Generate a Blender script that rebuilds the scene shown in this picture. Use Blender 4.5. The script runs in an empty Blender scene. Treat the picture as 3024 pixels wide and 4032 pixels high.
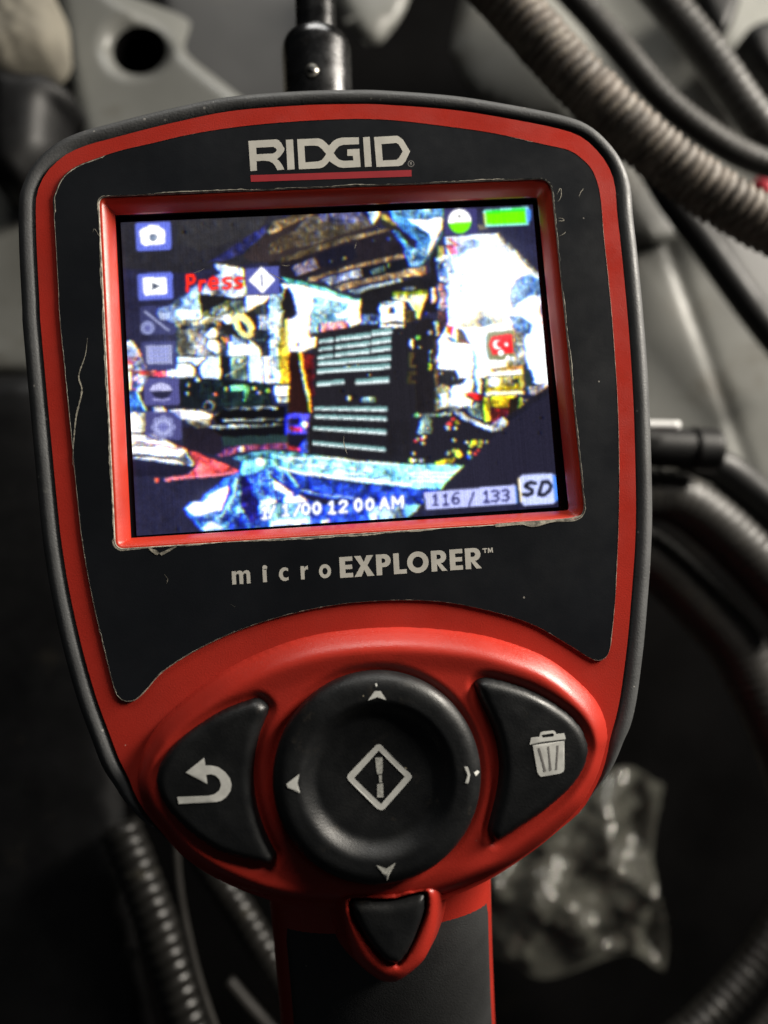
import bpy, bmesh, math, random
import numpy as np
from mathutils import Matrix, Vector
from mathutils.geometry import delaunay_2d_cdt

random.seed(7)
rng = np.random.default_rng(11)
MM = 0.001
scene = bpy.context.scene
coll = scene.collection

# ------------------------------------------------------------------ camera
CAM_LOC = (-2.458, -33.132, 122.693)
CAM_ROT = [[0.9957652, -0.0713402, 0.0579854], [0.0674403, 0.9954952, 0.0666411], [-0.0624784, -0.0624484, 0.9960907]]

cd = bpy.data.cameras.new('camera')
cam = bpy.data.objects.new('camera', cd)
coll.objects.link(cam)
_R = Matrix(CAM_ROT).transposed().to_4x4()
cam.matrix_world = Matrix.Translation(Vector(CAM_LOC) * MM) @ _R
cd.sensor_fit = 'VERTICAL'
cd.sensor_height = 9.129
cd.sensor_width = 6.847
cd.lens = 6.86
cd.clip_start = 0.004
cd.clip_end = 20.0
cd.dof.use_dof = True
cd.dof.focus_distance = 0.124
cd.dof.aperture_fstop = 1.9
scene.camera = cam

# ------------------------------------------------------------------ light
world = bpy.data.worlds.new('World')
scene.world = world
world.use_nodes = True
world.node_tree.nodes['Background'].inputs['Color'].default_value = (0.90, 0.95, 1.0, 1)
world.node_tree.nodes['Background'].inputs['Strength'].default_value = 0.012


def area(name, loc, target, size, power, col):
    ld = bpy.data.lights.new(name, 'AREA')
    ld.shape = 'RECTANGLE'
    ld.size, ld.size_y = size
    ld.energy = power
    ld.color = col
    o = bpy.data.objects.new(name, ld)
    coll.objects.link(o)
    o.location = loc
    o.rotation_euler = (Vector(target) - Vector(loc)).to_track_quat('-Z', 'Y').to_euler()
    return o


area('work_lamp', (0.43, 0.22, 0.11), (0.02, 0.0, -0.03), (0.14, 0.24), 5.0, (1.0, 0.93, 0.82))
area('top_fill', (0.06, 0.60, 0.19), (0.0, 0.0, -0.04), (0.40, 0.14), 1.5, (1.0, 0.98, 0.93))  # unseen soft fill, added to brighten faces turned towards the top

scene.view_settings.view_transform = 'Standard'
scene.view_settings.look = 'None'
scene.view_settings.exposure = 0.22
scene.view_settings.gamma = 1.0
scene.view_settings.use_curve_mapping = False
scene.render.engine = 'CYCLES'
scene.cycles.use_denoising = True
scene.cycles.max_bounces = 8
scene.cycles.sample_clamp_indirect = 4.0

# outlines in millimetres, measured in the plane of the front face
LOGO = [[[(-12.57,36.57),(-8.06,36.66),(-7.65,36.49),(-7.26,36.03),(-6.79,35.02),(-6.92,34.59),(-7.5,33.84),(-8.12,33.32),(-7.67,32.86),(-7.29,32.18),(-7.05,31.52),(-8.18,31.45),(-8.45,32.12),(-8.84,32.69),(-9.45,33.04),(-10.29,33.16),(-11.45,33.12),(-11.49,31.52),(-12.54,31.48)],[(-11.38,35.38),(-8.56,35.42),(-8.22,35.15),(-8.03,34.85),(-8.31,34.49),(-8.74,34.29),(-11.38,34.26)]],[[(-6.48,36.51),(-5.31,36.55),(-5.36,31.51),(-6.53,31.45)]],[[(-4.63,36.55),(-1.16,36.57),(-0.54,36.33),(-0.03,35.86),(0.5,35.25),(1.15,35.93),(1.82,36.35),(2.68,36.54),(5.47,36.49),(5.45,35.32),(2.82,35.31),(2.16,35.12),(1.59,34.58),(1.19,33.98),(1.61,33.26),(2.01,32.84),(2.74,32.59),(4.34,32.6),(4.29,33.37),(3.37,33.41),(3.45,34.51),(5.44,34.54),(5.44,31.45),(2.55,31.41),(1.82,31.59),(1.1,32.06),(0.39,32.64),(-0.18,32.01),(-0.74,31.63),(-1.28,31.5),(-4.68,31.46)],[(-3.52,35.38),(-1.88,35.38),(-1.25,35.25),(-0.74,34.79),(-0.06,33.88),(-0.41,33.34),(-0.87,32.87),(-1.42,32.67),(-3.55,32.58)]],[[(6.18,36.47),(7.3,36.51),(7.26,31.44),(6.15,31.42)]],[[(8.0,36.44),(11.83,36.52),(12.24,36.28),(12.75,35.81),(13.79,33.77),(12.91,32.14),(12.32,31.5),(11.77,31.34),(8.05,31.34)],[(9.14,35.18),(11.63,35.3),(12.04,34.95),(12.56,33.82),(11.87,32.74),(11.42,32.42),(9.16,32.4)]]]
LOGO_BAR = [(-12.58,30.8),(13.77,30.6),(13.73,29.49),(-12.57,29.67)]
REG = [(13.78,31.66),(14.32,31.64)]
WORD = [[[(-2.4,-32.15),(-0.33,-32.15),(-0.34,-32.84),(-1.52,-32.84),(-1.53,-33.43),(-0.44,-33.44),(-0.45,-34.13),(-1.54,-34.12),(-1.55,-34.75),(-0.37,-34.75),(-0.38,-35.44),(-2.45,-35.43)]],[[(-0.06,-32.15),(0.99,-32.16),(1.45,-33.18),(1.93,-32.16),(2.99,-32.16),(1.97,-33.74),(3.0,-35.45),(1.88,-35.45),(1.43,-34.39),(0.94,-35.44),(-0.18,-35.44),(0.91,-33.74)]],[[(3.41,-32.16),(4.73,-32.16),(5.12,-32.24),(5.45,-32.46),(5.67,-32.8),(5.74,-33.19),(5.65,-33.58),(5.42,-33.91),(5.09,-34.13),(4.69,-34.21),(4.27,-34.21),(4.24,-35.46),(3.35,-35.45)],[(4.29,-32.82),(4.52,-32.82),(4.7,-32.87),(4.83,-33.01),(4.88,-33.19),(4.82,-33.37),(4.69,-33.5),(4.5,-33.55),(4.28,-33.55)]],[[(6.17,-32.17),(7.06,-32.17),(7.01,-34.78),(8.17,-34.78),(8.16,-35.47),(6.1,-35.46)]],[[(11.76,-33.83),(11.71,-34.22),(11.57,-34.58),(11.36,-34.9),(11.08,-35.17),(10.75,-35.38),(10.38,-35.5),(10.0,-35.54),(9.61,-35.5),(9.25,-35.37),(8.93,-35.17),(8.66,-34.89),(8.47,-34.57),(8.35,-34.21),(8.31,-33.82),(8.36,-33.44),(8.5,-33.08),(8.71,-32.75),(8.99,-32.48),(9.32,-32.28),(9.68,-32.15),(10.07,-32.11),(10.45,-32.15),(10.81,-32.28),(11.14,-32.49),(11.4,-32.76),(11.6,-33.09),(11.72,-33.45)],[(10.89,-33.83),(10.87,-34.03),(10.8,-34.22),(10.69,-34.39),(10.55,-34.53),(10.39,-34.63),(10.21,-34.7),(10.01,-34.72),(9.82,-34.7),(9.64,-34.63),(9.48,-34.52),(9.35,-34.38),(9.25,-34.21),(9.19,-34.02),(9.18,-33.83),(9.2,-33.63),(9.27,-33.44),(9.37,-33.27),(9.51,-33.13),(9.68,-33.02),(9.86,-32.96),(10.05,-32.94),(10.24,-32.96),(10.42,-33.03),(10.58,-33.13),(10.72,-33.27),(10.81,-33.44),(10.87,-33.63)]],[[(12.21,-32.18),(13.63,-32.18),(14.02,-32.26),(14.35,-32.49),(14.57,-32.82),(14.64,-33.21),(14.55,-33.61),(14.32,-33.94),(13.98,-34.16),(13.58,-34.24),(13.68,-34.24),(14.68,-35.5),(13.8,-35.49),(13.04,-34.3),(13.06,-34.3),(13.04,-35.49),(12.13,-35.49)],[(13.1,-32.84),(13.41,-32.85),(13.59,-32.89),(13.73,-33.03),(13.77,-33.21),(13.72,-33.39),(13.58,-33.53),(13.39,-33.57),(13.08,-33.57)]],[[(15.2,-32.19),(17.28,-32.19),(17.26,-32.89),(16.09,-32.88),(16.07,-33.48),(17.16,-33.48),(17.14,-34.18),(16.05,-34.18),(16.04,-34.81),(17.21,-34.81),(17.19,-35.51),(15.12,-35.5)]],[[(17.69,-32.19),(19.18,-32.19),(19.57,-32.27),(19.91,-32.5),(20.12,-32.83),(20.19,-33.23),(20.1,-33.62),(19.87,-33.95),(19.53,-34.18),(19.12,-34.25),(19.21,-34.25),(20.23,-35.52),(19.32,-35.51),(18.55,-34.32),(18.54,-34.32),(18.51,-35.51),(17.61,-35.51)],[(18.58,-32.86),(18.96,-32.86),(19.14,-32.91),(19.27,-33.04),(19.32,-33.23),(19.26,-33.41),(19.13,-33.54),(18.94,-33.59),(18.56,-33.59)]],[[(-19.35,-33.16),(-18.73,-33.16),(-18.73,-33.41),(-18.49,-33.2),(-18.11,-33.12),(-17.81,-33.22),(-17.62,-33.45),(-17.35,-33.2),(-17.04,-33.12),(-16.71,-33.23),(-16.51,-33.58),(-16.52,-35.24),(-17.09,-35.24),(-17.09,-33.79),(-17.25,-33.58),(-17.46,-33.62),(-17.62,-33.87),(-17.63,-35.24),(-18.23,-35.23),(-18.22,-33.78),(-18.36,-33.58),(-18.57,-33.62),(-18.74,-33.87),(-18.74,-35.23),(-19.36,-35.23)]],[[(-14.56,-33.15),(-13.94,-33.15),(-13.95,-35.23),(-14.57,-35.23)]],[[(-10.55,-33.32),(-10.55,-33.78),(-10.86,-33.61),(-11.17,-33.65),(-11.38,-33.9),(-11.43,-34.19),(-11.35,-34.57),(-11.14,-34.73),(-10.87,-34.78),(-10.56,-34.65),(-10.56,-35.11),(-10.98,-35.27),(-11.39,-35.23),(-11.76,-34.98),(-12.01,-34.52),(-12.01,-33.94),(-11.79,-33.44),(-11.38,-33.15),(-10.96,-33.11)]],[[(-8.59,-33.14),(-8.01,-33.15),(-8.01,-33.48),(-7.76,-33.21),(-7.42,-33.1),(-7.43,-33.69),(-7.72,-33.69),(-7.97,-33.9),(-8.02,-34.19),(-8.03,-35.23),(-8.61,-35.23)]],[[(-3.81,-34.19),(-3.86,-34.53),(-4.0,-34.84),(-4.22,-35.08),(-4.49,-35.24),(-4.79,-35.29),(-5.08,-35.24),(-5.35,-35.08),(-5.56,-34.84),(-5.69,-34.53),(-5.73,-34.18),(-5.68,-33.84),(-5.54,-33.53),(-5.33,-33.29),(-5.06,-33.13),(-4.76,-33.08),(-4.47,-33.13),(-4.2,-33.29),(-3.99,-33.54),(-3.86,-33.85)],[(-4.36,-34.19),(-4.4,-34.42),(-4.52,-34.61),(-4.69,-34.72),(-4.87,-34.72),(-5.04,-34.61),(-5.15,-34.42),(-5.19,-34.19),(-5.15,-33.95),(-5.03,-33.76),(-4.86,-33.66),(-4.68,-33.66),(-4.51,-33.76),(-4.4,-33.95)]],[[(-13.8,-32.95),(-13.86,-33.14),(-14.01,-33.26),(-14.2,-33.3),(-14.38,-33.24),(-14.51,-33.09),(-14.55,-32.9),(-14.49,-32.72),(-14.34,-32.59),(-14.15,-32.55),(-13.97,-32.61),(-13.84,-32.76)]],[[(20.54,-32.36),(21.31,-32.36),(21.3,-32.53),(21.03,-32.54),(21.07,-33.11),(20.86,-33.12),(20.85,-32.56),(20.55,-32.57)]],[[(21.43,-32.36),(21.64,-32.35),(21.81,-32.77),(22.0,-32.35),(22.21,-32.33),(22.23,-33.13),(22.05,-33.15),(22.03,-32.7),(21.85,-33.07),(21.7,-33.06),(21.58,-32.7),(21.58,-33.14),(21.4,-33.16)]]]
ARROW = [[(-27.17,-62.32),(-24.36,-60.4),(-24.23,-61.53),(-23.45,-61.6),(-22.41,-61.91),(-21.41,-62.75),(-20.78,-63.7),(-20.57,-64.69),(-20.82,-65.64),(-21.47,-66.4),(-22.24,-66.85),(-23.0,-66.96),(-28.45,-66.78),(-28.62,-65.76),(-23.99,-65.95),(-23.09,-65.81),(-22.38,-65.28),(-22.11,-64.55),(-22.29,-63.79),(-22.78,-63.15),(-23.45,-62.87),(-24.2,-62.88),(-24.08,-64.23)]]
LID = [[(24.87,-61.61),(26.14,-61.58),(26.34,-61.01),(26.63,-60.86),(28.4,-60.84),(28.73,-61.14),(28.75,-61.42),(30.05,-61.39),(30.21,-62.3),(24.54,-62.67)],[(26.49,-61.37),(28.29,-61.25),(28.46,-61.51),(28.24,-61.76),(26.65,-61.76)]]
CAN = [[(25.01,-62.77),(29.95,-62.52),(29.59,-66.69),(29.4,-67.15),(28.82,-67.37),(25.91,-67.57),(25.59,-67.29),(25.38,-66.87)]]
SLOT = [[(25.72,-63.22),(26.07,-63.25),(26.76,-66.78),(26.39,-66.89)],[(27.21,-63.14),(27.53,-63.1),(27.61,-66.72),(27.25,-66.78)],[(28.67,-63.13),(29.02,-63.09),(28.45,-66.73),(28.17,-66.77)]]
DIAMOND = [[(1.23,-60.82),(1.66,-60.71),(2.06,-60.89),(6.1,-65.48),(6.32,-65.95),(6.04,-66.37),(1.91,-70.27),(1.37,-70.5),(0.77,-70.22),(-3.31,-65.61),(-3.46,-65.19),(-3.25,-64.75)],[(1.59,-61.66),(5.24,-65.85),(1.38,-69.57),(-2.4,-65.39)]]
BAR = [[(0.96,-62.67),(2.08,-62.73),(2.02,-64.35),(1.82,-65.15),(1.13,-65.19),(1.01,-64.26)],[(1.33,-65.31),(1.75,-65.3),(1.73,-66.4),(1.35,-66.43)],[(1.01,-66.6),(1.89,-66.53),(1.82,-68.6),(0.85,-68.57)]]
MARK = [[(1.53,-52.45),(2.44,-52.52),(3.16,-53.9),(1.87,-53.37),(0.42,-53.76)],[(1.67,-51.36),(1.95,-51.38),(1.98,-51.78),(1.74,-51.81)],[(-10.38,-63.57),(-10.75,-64.87),(-10.45,-66.38),(-12.22,-65.36),(-12.35,-64.83)],[(14.07,-64.61),(14.57,-64.66),(14.88,-65.92),(14.49,-67.12),(14.01,-67.0),(14.5,-65.95)],[(15.49,-65.66),(16.1,-65.47),(16.46,-65.87),(15.8,-66.27)],[(-0.02,-77.63),(1.42,-78.3),(2.84,-77.56),(1.4,-80.13)]]
RED = [(-32.67,-71.74),(-34.53,-69.13),(-36.06,-66.12),(-36.89,-63.6),(-38.2,-60.57),(-39.47,-56.57),(-41.16,-51.06),(-42.8,-44.04),(-44.15,-36.5),(-45.04,-29.7),(-45.68,-21.35),(-47.0,7.04),(-47.05,11.41),(-47.11,21.14),(-46.88,28.49),(-46.23,30.6),(-45.23,32.54),(-43.6,34.29),(-41.49,35.85),(-38.42,37.09),(-34.42,38.08),(-29.62,39.22),(-23.81,40.46),(-15.06,41.95),(-3.64,42.5),(4.36,42.43),(10.08,42.14),(21.6,40.8),(31.23,38.86),(38.99,36.94),(42.81,35.38),(45.34,32.9),(47.08,30.0),(47.87,26.71),(47.82,21.54),(47.95,15.34),(47.97,3.92),(47.71,-7.57),(47.16,-17.48),(46.39,-27.56),(45.6,-34.07),(44.53,-40.5),(43.14,-48.17),(42.04,-53.24),(40.95,-57.76),(39.84,-61.21),(38.83,-63.69),(38.04,-66.38),(37.01,-69.08),(35.45,-71.68),(33.12,-74.75)]
LABEL = [(4.25,-39.46),(-5.29,-39.71),(-15.55,-41.48),(-23.61,-44.09),(-30.43,-47.55),(-33.72,-50.63),(-35.25,-51.83),(-36.49,-52.0),(-37.65,-51.28),(-38.2,-50.0),(-38.89,-46.76),(-39.88,-41.74),(-41.03,-34.95),(-41.94,-27.9),(-42.39,-21.6),(-43.81,6.77),(-43.91,13.51),(-43.99,22.47),(-44.1,28.2),(-43.69,29.31),(-42.98,30.96),(-41.8,32.38),(-39.87,33.61),(-36.86,34.67),(-32.86,35.83),(-28.04,36.79),(-20.8,38.22),(-11.38,39.24),(-0.02,39.68),(9.86,39.36),(21.3,37.62),(28.99,36.1),(36.65,34.01),(40.49,32.89),(42.72,31.18),(44.11,29.32),(44.87,26.7),(45.11,23.59),(45.07,17.97),(45.18,9.19),(45.14,1.26),(44.83,-9.98),(44.17,-19.81),(43.43,-27.39),(42.62,-33.86),(41.53,-41.58),(40.44,-47.44),(39.84,-49.95),(39.06,-51.18),(37.69,-51.56),(36.18,-50.8),(34.47,-49.53),(31.0,-47.08),(27.78,-45.06),(22.57,-42.88),(13.8,-40.41)]
OPEN = [(-36.92,28.22),(36.93,28.22),(37.78,-28.74),(-37.03,-28.33)]
PADO = [(5.74,-43.58),(15.42,-44.96),(22.75,-47.0),(30.04,-50.54),(35.64,-55.71),(38.03,-59.74),(38.56,-63.49),(37.78,-66.16),(36.75,-68.84),(35.21,-71.43),(32.89,-74.48),(28.73,-77.81),(24.67,-80.39),(17.34,-84.1),(9.0,-86.56),(0.32,-86.93),(-7.41,-85.84),(-13.7,-84.82),(-19.61,-82.47),(-25.41,-79.24),(-29.71,-75.6),(-32.47,-71.49),(-34.32,-68.89),(-35.5,-65.94),(-35.71,-63.37),(-35.04,-60.57),(-34.01,-58.36),(-31.82,-55.43),(-26.91,-51.58),(-20.63,-47.84),(-12.6,-44.94),(-4.59,-43.58)]
LB = [(-16.26,-52.57),(-14.77,-53.74),(-14.69,-54.8),(-16.08,-57.77),(-17.08,-61.16),(-17.48,-64.17),(-17.34,-67.97),(-16.48,-71.78),(-15.29,-74.91),(-14.77,-76.14),(-15.62,-77.27),(-17.25,-77.04),(-21.42,-75.66),(-24.37,-74.07),(-27.24,-71.71),(-29.79,-68.91),(-31.46,-66.23),(-32.06,-63.63),(-31.51,-61.43),(-30.02,-59.3),(-27.64,-57.24),(-24.82,-55.5),(-21.69,-53.92),(-18.55,-52.98)]
RB = [(17.24,-52.81),(18.46,-52.3),(19.9,-52.49),(22.66,-53.41),(25.4,-54.59),(28.15,-56.2),(30.83,-58.23),(32.54,-60.06),(33.64,-61.96),(34.13,-63.96),(33.89,-65.74),(32.84,-67.82),(31.24,-69.78),(28.95,-71.62),(25.95,-73.55),(22.23,-75.51),(20.03,-76.66),(18.59,-77.16),(17.65,-76.32),(17.48,-75.07),(18.24,-72.85),(19.33,-69.52),(19.92,-66.16),(19.8,-62.43),(19.17,-59.48),(18.23,-57.07),(17.43,-54.94),(17.1,-53.65)]
DP = (1.12,-65.53)
DPR = 15.71
TSUR = [(-5.83,-84.36),(-4.46,-83.01),(-0.88,-83.05),(2.95,-83.22),(5.82,-82.87),(8.39,-82.99),(9.38,-84.33),(8.75,-88.51),(7.44,-92.11),(5.98,-94.43),(2.75,-96.57),(0.69,-96.85),(-1.28,-95.91),(-4.13,-92.92),(-5.56,-87.85)]
TBTN = [(-4.55,-84.09),(-3.49,-83.33),(1.52,-83.94),(4.08,-83.69),(6.65,-83.32),(7.49,-84.02),(7.0,-87.17),(5.05,-91.14),(2.83,-93.85),(1.81,-93.94),(-0.14,-93.06),(-2.67,-89.64),(-4.2,-86.32)]
HAND_R = [(17.64,-87.04),(17.77,-98.89),(17.84,-108.09)]
HAND_L = [(-16.86,-87.64),(-16.71,-97.98),(-16.71,-104.46)]
FLAKE = [[(-32.12,-28.46),(-30.73,-29.04),(-30.33,-29.5),(-30.67,-29.76),(-31.04,-29.64),(-31.68,-29.07)],[(-30.33,-29.55),(-29.8,-29.3),(-27.97,-28.66),(-27.59,-28.68),(-29.25,-29.57),(-30.07,-29.95)],[(22.95,-28.57),(26.95,-28.5),(31.97,-28.55),(35.5,-28.44),(37.26,-28.06),(36.92,-28.39),(34.97,-28.8),(31.93,-28.99),(29.67,-29.48),(28.77,-29.47),(27.21,-28.97),(22.9,-29.11)]]
SCRATCH = [[(-39.73,5.3),(-40.25,2.46),(-41.38,-0.73),(-41.02,-3.19),(-42.07,-7.18),(-42.64,-11.18),(-43.0,-14.77)],[(37.69,25.28),(38.48,26.47),(38.45,25.16),(37.95,24.31),(37.43,24.25)],[(41.44,24.82),(41.86,25.67),(42.44,26.3)],[(37.48,20.86),(38.6,20.9),(38.33,21.25),(37.69,21.37)],[(37.42,18.26),(38.22,18.57),(38.69,18.98)],[(-29.72,-32.9),(-29.29,-33.64),(-29.53,-34.41)],[(-38.14,22.39),(-37.83,23.0),(-37.1,21.63)],[(8.99,-39.45),(8.89,-39.72)],[(-19.73,-38.31),(-19.17,-38.74)]]
HOLE = (-54.1,131.5,-110)
PANEL_A = [(-79.9,158.5,-110),(-40.2,157.5,-110),(-40.5,130.1,-110),(-17.9,107.9,-110),(-15.7,92.3,-110),(-71.9,96.2,-110),(-76.5,122.2,-110)]
PANEL_B = [(-55.6,196.4,-150),(5.8,195.0,-150),(3.7,107.2,-150),(-32.9,108.7,-150),(-54.4,147.8,-150)]
CREASE = [(-46.2,133.5,-110),(-20.5,110.5,-110)]
PANEL_L = [(-110.8,107.0,-118),(-74.1,105.6,-118),(-77.5,30.7,-118),(-113.4,32.8,-118)]
PANEL_D = [(84.1,189.1,-150),(195.7,186.5,-150),(179.7,41.1,-150),(115.5,83.0,-150),(86.0,131.2,-150)]
PANEL_C = [(44.6,130.6,-105),(53.5,151.2,-105),(72.9,150.7,-105),(104.1,97.9,-105),(112.2,63.1,-105),(80.0,64.6,-105),(82.7,95.4,-105),(64.1,103.5,-105),(50.5,113.0,-105),(46.0,122.2,-105)]
PANEL_E = [(95.9,95.6,-112),(111.8,78.0,-112),(123.6,60.7,-112),(151.3,19.3,-112),(145.8,-31.0,-112),(123.8,-19.1,-112),(85.7,-14.1,-112)]
CREASE_E = [(105.1,78.3,-112),(129.2,-15.4,-112)]
PANEL_G = [(126.0,86.3,-130),(170.4,90.0,-130),(162.0,12.7,-130),(140.1,46.0,-130)]
PANEL_T = [(8.7,178.6,-135),(40.1,177.8,-135),(33.8,159.2,-135),(22.7,146.0,-135),(15.8,152.2,-135),(9.8,161.7,-135)]
PAD_BEIGE = [(-93.7,142.6,-92),(-76.8,142.2,-92),(-74.2,128.4,-92),(-74.8,123.1,-92),(-79.2,119.1,-92),(-94.7,117.3,-92)]
BOOT = [(-95.9,119.4,-95),(-85.3,118.4,-95),(-76.8,116.9,-95),(-71.3,109.9,-95),(-75.6,105.1,-95),(-77.2,92.7,-95),(-81.7,85.4,-95),(-86.8,81.1,-95),(-97.1,87.5,-95)]
LOOM = [(28.4,111.3,-42),(35.8,101.4,-42),(44.5,90.6,-42),(51.4,81.4,-42),(58.2,72.7,-42),(71.6,58.1,-42),(81.7,48.9,-42),(90.5,42.1,-42),(99.7,36.2,-42),(109.7,31.0,-42)]
CAB1 = [(64.7,141.7,-88),(77.7,125.8,-88),(89.2,110.7,-88),(100.6,94.9,-88),(113.9,82.9,-88),(125.4,75.9,-88),(139.6,71.1,-88)]
CAB2 = [(92.0,141.1,-88),(102.9,126.7,-88),(116.3,106.8,-88),(126.2,90.1,-88),(134.8,77.5,-88),(143.1,67.9,-88)]
CAB3 = [(98.7,80.1,-96),(104.6,68.1,-96),(112.7,55.2,-96),(120.8,41.5,-96),(129.8,27.1,-96),(140.5,12.6,-96)]
CONN = [(74.7,-2.0,-70),(96.4,-5.3,-70),(97.0,-16.7,-70),(73.6,-14.5,-70)]
HOSEA = [(69.8,-21.6,-80),(83.2,-20.5,-80),(91.4,-23.1,-80),(101.2,-31.4,-80),(111.4,-43.1,-80),(121.4,-56.5,-80)]
HOSEC = [(95.3,-9.9,-84),(105.7,-14.9,-84),(114.4,-22.5,-84),(125.0,-33.2,-84)]
PLUG_GLINT = [(74.7,-4.4,-62),(79.2,-4.7,-62),(83.8,-5.1,-62)]
HOSEB = [(72.3,-32.1,-90),(83.6,-36.9,-90),(94.3,-47.7,-90),(106.4,-63.2,-90),(112.4,-76.5,-90),(117.8,-92.4,-90),(121.2,-108.1,-90)]
BAG = [(40.3,-116.3,-150),(114.6,-122.9,-150),(109.8,-190.4,-150),(34.8,-184.4,-150)]
TUBE_BR = [(78.6,-192.6,-118),(95.4,-183.9,-118),(109.4,-173.2,-118),(120.4,-162.2,-118),(130.0,-149.2,-118)]
TUBE_BR2 = [(101.8,-210.4,-130),(114.7,-200.0,-130),(127.9,-187.9,-130),(139.6,-174.7,-130)]
TUBE1 = [(-65.7,-98.7,-92),(-60.5,-114.4,-92),(-56.0,-129.3,-92),(-52.1,-144.1,-92),(-47.8,-162.6,-92)]
WIRE1 = [(-47.6,-98.1,-76),(-47.5,-107.3,-76),(-46.5,-117.8,-76),(-43.9,-132.0,-76),(-40.3,-145.0,-76),(-36.0,-156.9,-76)]
TUBE2 = [(-49.0,-107.7,-104),(-43.2,-118.1,-104),(-36.7,-129.2,-104),(-29.6,-142.5,-104),(-20.7,-159.3,-104)]
TUBE3 = [(-41.3,-147.5,-104),(-35.7,-155.0,-104),(-28.1,-164.0,-104),(-18.1,-173.3,-104)]
COVER = [(-105.1,27.8,-100),(-81.2,26.5,-100),(-74.7,-33.8,-100),(-67.6,-90.8,-100),(-66.5,-111.6,-100),(-66.0,-128.7,-100),(-63.9,-142.4,-100),(-59.7,-166.3,-100),(-112.0,-160.7,-100)]
SOCK = [(1.2,98.4,-28),(-0.0,73.1,-28),(-0.7,54.0,-28)]
FIBRE = [[(3.75,19.79),(3.95,20.42),(4.15,21.05)],[(7.45,23.44),(8.22,23.24),(8.83,22.99)],[(-8.8,17.72),(-8.2,17.5),(-7.35,17.49)],[(-0.21,-11.92),(-0.34,-13.15),(-0.14,-14.24),(0.11,-15.11)],[(-23.68,16.91),(-22.44,17.24),(-21.58,17.64)],[(-11.18,16.61),(-9.7,15.67),(-7.47,14.37)]]
BRKT1 = [(136.4,163.2,-128),(152.9,162.8,-128),(149.7,148.8,-128),(143.4,141.5,-128),(139.5,148.2,-128)]
BRKT2 = [(153.8,144.0,-128),(167.9,146.4,-128),(166.2,122.2,-128),(156.5,130.0,-128)]
REDCLIP = [(134.1,76.0,-100),(143.0,78.9,-100),(143.7,70.7,-100),(135.4,68.7,-100)]
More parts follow.
